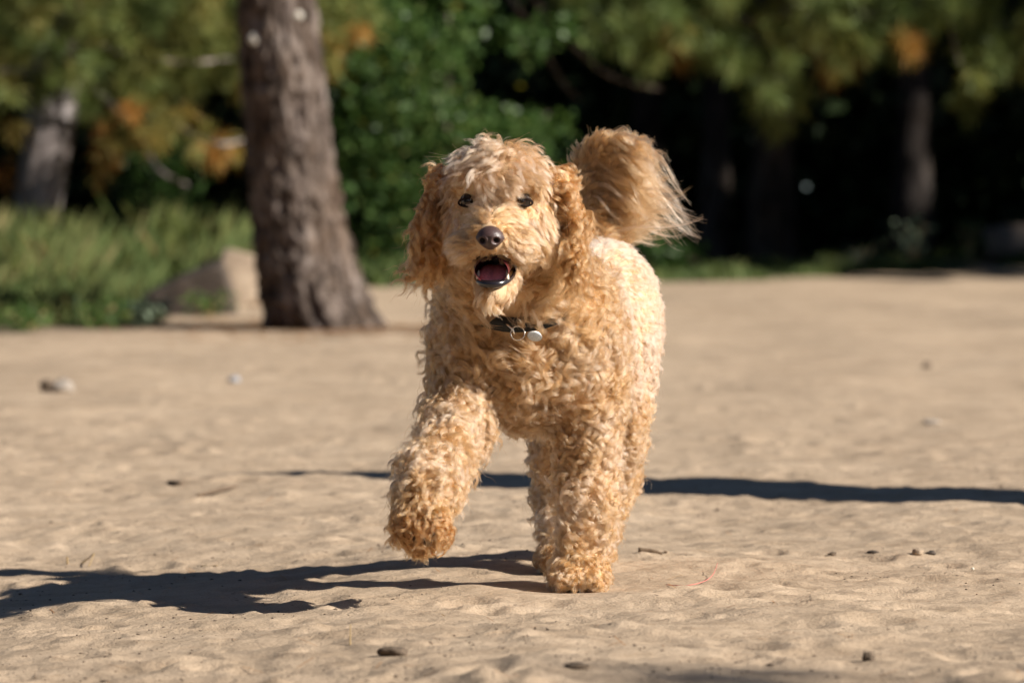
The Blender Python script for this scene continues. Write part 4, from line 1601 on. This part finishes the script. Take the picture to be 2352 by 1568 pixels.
for s in (-1, 1):
    V, F = tube([H(s * 0.0235, -0.114, -0.126), H(s * 0.0248, -0.116, -0.118), H(s * 0.0246, -0.115, -0.110), H(s * 0.0238, -0.113, -0.104)], [0.0036, 0.0034, 0.0024, 0.0006], 10)
    link('canine_tooth', mesh_np('canine_tooth', V, F), M['tooth'], DOG)
for k in range(6):
    x = -0.0125 + 0.005 * k
    v, f = uvsphere(H(x, -0.128, -0.1275), (0.0022, 0.0016, 0.0034), HR, 10, 8)
    link('incisor', mesh_np('incisor', v, f), M['tooth'], DOG)
# pads of the raised paw
for q, (rx, rz) in zip(PADS, ((.011, .012), (.009, .010), (.008, .009))):
    v, f = uvsphere(q, (rx, 0.009, rz), None, 18, 12)
    link('paw_pad', mesh_np('paw_pad', v, f), M['pad'], DOG)
# ---- collar
CO = empty('collar', Q(1185, 760, -0.12))
tag(CO, 'black webbing collar with steel ring and tag, half buried in the dog\'s chest curls', 'collar')
cc = Q(1182, 676, -0.01)


def collar_point(a):
    """walk out from inside the neck to its skin, in the collar's tilted plane"""
    d = unit(np.array((math.cos(a), math.sin(a), 0.50 * math.sin(a))))
    last = 0.06
    for r in np.arange(0.04, 0.20, 0.002):
        p = (cc + d * r)[None]
        if min(float(sdf(q, p)[0]) for q in PR if q['reg'] in ('neck', 'chest', 'shoulder', 'back')) < 0.006:
            last = r
    return cc + d * min(last, 0.145), d


V, F = [], []
for k in range(64):
    p, o = collar_point(2 * math.pi * k / 64)
    for (dr, dz) in ((-0.0015, -0.0125), (0.0015, -0.0125), (0.0015, 0.0125), (-0.0015, 0.0125)):
        V.append(p + o * (dr + 0.004 + 0.008 * max(0.0, -math.sin(2 * math.pi * k / 64)) ** 3) + np.array((0, 0, dz)))
for k in range(64):
    for j in range(4):
        F.append((k * 4 + j, k * 4 + (j + 1) % 4, ((k + 1) % 64) * 4 + (j + 1) % 4, ((k + 1) % 64) * 4 + j))
link('band', mesh_np('band', np.array(V), F), M['collar'], CO)


def ring_pts(c, r, n=28, tilt=0.0):
    return [c + np.array((r * math.cos(a), tilt * r * math.sin(a), r * math.sin(a))) for a in [2 * math.pi * k / n for k in range(n)]]


FRONT = float(collar_point(-math.pi / 2)[0][1]) - 0.026
print('collar front', collar_point(-math.pi / 2)[0], project(collar_point(-math.pi / 2)[0][None]))
V, F = tube(ring_pts(Q(1189, 765, FRONT), 0.0120, tilt=0.3), 0.0011, 8, closed=True)
link('ring', mesh_np('ring', V, F), M['steel'], CO)
V, F = tube([Q(1158, 742, FRONT + 0.012), Q(1168, 748, FRONT), Q(1178, 757, FRONT - 0.004), Q(1182, 768, FRONT)], 0.0018, 8)
link('hook', mesh_np('hook', V, F), M['steel'], CO)
v, f = uvsphere(Q(1228, 772, FRONT - 0.003), (0.0140, 0.0013, 0.0088), rot_xyz(R(8), R(14), R(20)), 32, 12)
link('tag', mesh_np('tag', v, f), M['tag'], CO)

# ------------------------------------------------------------------ litter on the sand
def on_ground(px, py):
    d = ray(px, py)
    lo, hi = 4.0, 60.0
    for t in np.arange(6.5, 45, 0.02):
        p = CAM + d * t
        if p[2] < gz(p[0], p[1]):
            return np.array((p[0], p[1], gz(p[0], p[1])))
    return G(px, py)


def pebble(name, px, py, wpx, hpx, mat, label, cat, seed, amp=0.3):
    b = on_ground(px, py)
    k = (b[1] + 9) / FPX
    o = link(name, rock_mesh(b + np.array((0, 0, hpx * k * 0.35)), (wpx * k / 2, wpx * k * 0.4, hpx * k * 0.62), seed, 3, 0.6, amp), mat)
    tag(rebase(o), label, cat)


def stick(name, pts, r0, r1, mat, label, cat, lift=0.0, wob=0.0):
    P = []
    for (px, py, up) in pts:
        b = on_ground(px, py)
        P.append(b + np.array((0, 0, up + r0 * 0.6)))
    P = np.array(P)
    n = 12
    u = np.linspace(0, 1, n)
    tt = np.linspace(0, 1, len(P))
    c = np.stack([np.interp(u, tt, P[:, k]) for k in range(3)], 1)
    if len(P) > 2:
        for _ in range(2):
            c[1:-1] = 0.5 * c[1:-1] + 0.25 * (c[:-2] + c[2:])
    r = np.linspace(r0, r1, n) * (1 + 0.18 * np.array([noise2(np.array(i * 0.8), np.array(float(len(label))), 3) for i in range(n)]))
    V, F = tube(c, r, 8)
    o = link(name, mesh_np(name, V, F), mat)
    tag(rebase(o), label, cat)


pebble('stone', 145, 900, 52, 32, M['stone'], 'pale grey stone lying on the sand in front of the low creeping plants', 'stone', 1)
pebble('clod', 108, 898, 34, 26, M['clod'], 'dark lump touching the pale grey stone', 'clod', 2)  # dark brown lump set against the stone's left side
pebble('stone', 537, 878, 30, 16, M['stone_blue'], 'small blue grey stone on open sand below the pine trunk', 'stone', 3)
pebble('bark_chip', 905, 1506, 62, 20, M['clod'], 'dark flat bark chip on the sand in front of the dog', 'bark chip', 4, 0.45)
pebble('clod', 1995, 1518, 26, 22, M['clod'], 'dark crumb of soil in the shaded near sand', 'clod', 5, 0.5)
pebble('bark_chip', 1325, 1536, 52, 12, M['clod'], 'thin flat chip on sand straight before the planted paw', 'bark chip', 6, 0.4)
pebble('stone', 2108, 1274, 26, 15, M['rock'], 'tan lump of stone right of the footprint ripples', 'stone', 7)
pebble('stone', 2138, 1275, 24, 9, M['rock_brown_shaded'], 'brown stone touching the tan lump', 'stone', 8)
pebble('bark_chip', 1912, 1277, 18, 9, M['clod'], 'tiny dark chip on the bare sand right of the dog', 'bark chip', 9, 0.4)
pebble('stone', 2005, 1270, 28, 6, M['rock_brown_shaded'], 'flat dark sliver of stone near the tan lump', 'stone', 10)
pebble('stone', 2140, 972, 40, 10, M['stone'], 'pale flat stone on the sand beyond the long thin shadow', 'stone', 11)
pebble('clod', 2130, 845, 16, 13, M['clod'], 'dark clod on the far sand towards the fallen log', 'clod', 12, 0.5)
pebble('stone', 2234, 1309, 7, 7, M['tooth'], 'tiny glinting white pebble', 'pebble', 13)
stick('twig', [(1466, 1272, .002), (1500, 1272, .003), (1522, 1276, .001)], 0.0050, 0.0022, M['twig'], 'short brown twig on the sand right of the planted paw', 'twig')
stick('twig', [(1525, 1273, .001), (1533, 1274, .001)], 0.0030, 0.0020, M['twig'], 'tiny broken bit beside the short brown twig', 'twig')
stick('twig', [(390, 1112, .0), (415, 1118, .004)], 0.006, 0.004, M['twig'], 'stubby twig on the sand behind the dog\'s shadow', 'twig')
stick('twig', [(455, 1140, .0), (505, 1132, .003), (545, 1124, .005)], 0.005, 0.003, M['twig'], 'slim crooked stick on the sand left of the raised paw', 'twig')
stick('grass_stem', [(188, 1298, .001), (216, 1284, .010)], 0.0013, 0.0010, M['straw'], 'dry stem bent into a V at the upper edge of the dog\'s shadow', 'stem')
stick('grass_stem', [(216, 1284, .010), (204, 1302, .001)], 0.0013, 0.0010, M['straw'], 'second arm of the dry bent stem', 'stem')
stick('grass_stem', [(155, 1296, .0), (154, 1296, .014)], 0.0022, 0.0016, M['straw'], 'short dry stub poking from the sand beside the bent stem', 'stem')
stick('grass_stem', [(804, 1482, .0), (805, 1480, .026)], 0.0012, 0.0008, M['straw'], 'upright dry grass stem standing between the shadow and the bark chip', 'stem')
stick('grass_stem', [(462, 1303, .001), (500, 1304, .002)], 0.0010, 0.0008, M['straw'], 'dry pine needle lying along the upper edge of the shadow', 'stem')
stick('string', [(1530, 1346, .001), (1570, 1350, .001), (1608, 1348, .002), (1630, 1338, .004), (1642, 1325, .008), (1648, 1312, .014)], 0.0007, 0.0006, M['string'], 'thin red thread curling up from the sand right of the planted paw', 'thread')


def build_litter():
    """dry needles strewn under the pine and thinly over the sand"""
    rg = np.random.default_rng(72)
    b = G(735, 757)
    V = []
    for k in range(2600):
        if k < 1900:
            a, r = rg.uniform(0, 6.28), 0.25 + abs(rg.normal(0, 0.55))
            x, y = b[0] + r * math.cos(a), b[1] + r * math.sin(a) * 1.3
            ln, wd = rg.uniform(0.08, 0.16), 0.0035
        else:
            y = -2.0 + 14 * rg.random() ** 1.4
            x = rg.uniform(-1, 1) * (0.11 * (y + 9) + 0.1)
            ln, wd = rg.uniform(0.02, 0.07), 0.0007
        a = rg.uniform(0, 6.28)
        d = np.array((math.cos(a), math.sin(a)))
        e = np.array((-d[1], d[0])) * wd
        p0, p1 = np.array((x, y)) - d * ln / 2, np.array((x, y)) + d * ln / 2
        z0, z1 = gz(*p0) + 0.002, gz(*p1) + 0.002 + abs(rg.normal(0, 0.003))
        V += [(*(p0 - e), z0), (*(p0 + e), z0), (*(p1 + e), z1), (*(p1 - e), z1)]
    me = mesh_np('needle_litter', np.array(V), np.arange(len(V)).reshape(-1, 4), False)
    attr_set(me, 'tint', np.clip(np.repeat(rg.normal(0.88, 0.1, len(V) // 4), 4), 0, 1))
    tag(link('needle_litter', me, M['needle']), 'dry brown needles strewn on the sand round the thick pine', 'needles', kind='stuff')


build_litter()


def build_crumbs():
    rg = np.random.default_rng(71)
    V, F, Tn = [], [], []
    base = np.array([(1, 0, 0), (-1, 0, 0), (0, 1, 0), (0, -1, 0), (0, 0, 0.8), (0, 0, -0.6)], float)
    fc = np.array([(0, 2, 4), (2, 1, 4), (1, 3, 4), (3, 0, 4), (2, 0, 5), (1, 2, 5), (3, 1, 5), (0, 3, 5)])
    n = 0
    while n < 1500:
        y = -2.0 + 9 * rg.random() ** 1.6
        hw = 0.11 * (y + 9) + 0.1
        x = rg.uniform(-hw, hw)
        if noise2(np.array(x / 0.3), np.array(y / 0.4), 81) < -0.05:
            continue
        r = rg.uniform(0.0012, 0.0034) * (1.0 if rg.random() > 0.04 else 1.9)
        a = rg.uniform(0, 6.28)
        rot = np.array(((math.cos(a), -math.sin(a), 0), (math.sin(a), math.cos(a), 0), (0, 0, 1)))
        v = (base * rg.uniform(0.6, 1.3, (6, 1)) * np.array((1.3, 0.9, 0.7))) @ rot.T * r + np.array((x, y, gz(x, y) + r * 0.2))
        V.append(v)
        F.append(fc + 6 * n)
        n += 1
    o = link('gravel', mesh_np('gravel', np.concatenate(V), np.concatenate(F), False), M['clod'])
    tag(o, 'scattered dark crumbs of soil and grit on the sand', 'gravel', kind='stuff')


build_crumbs()
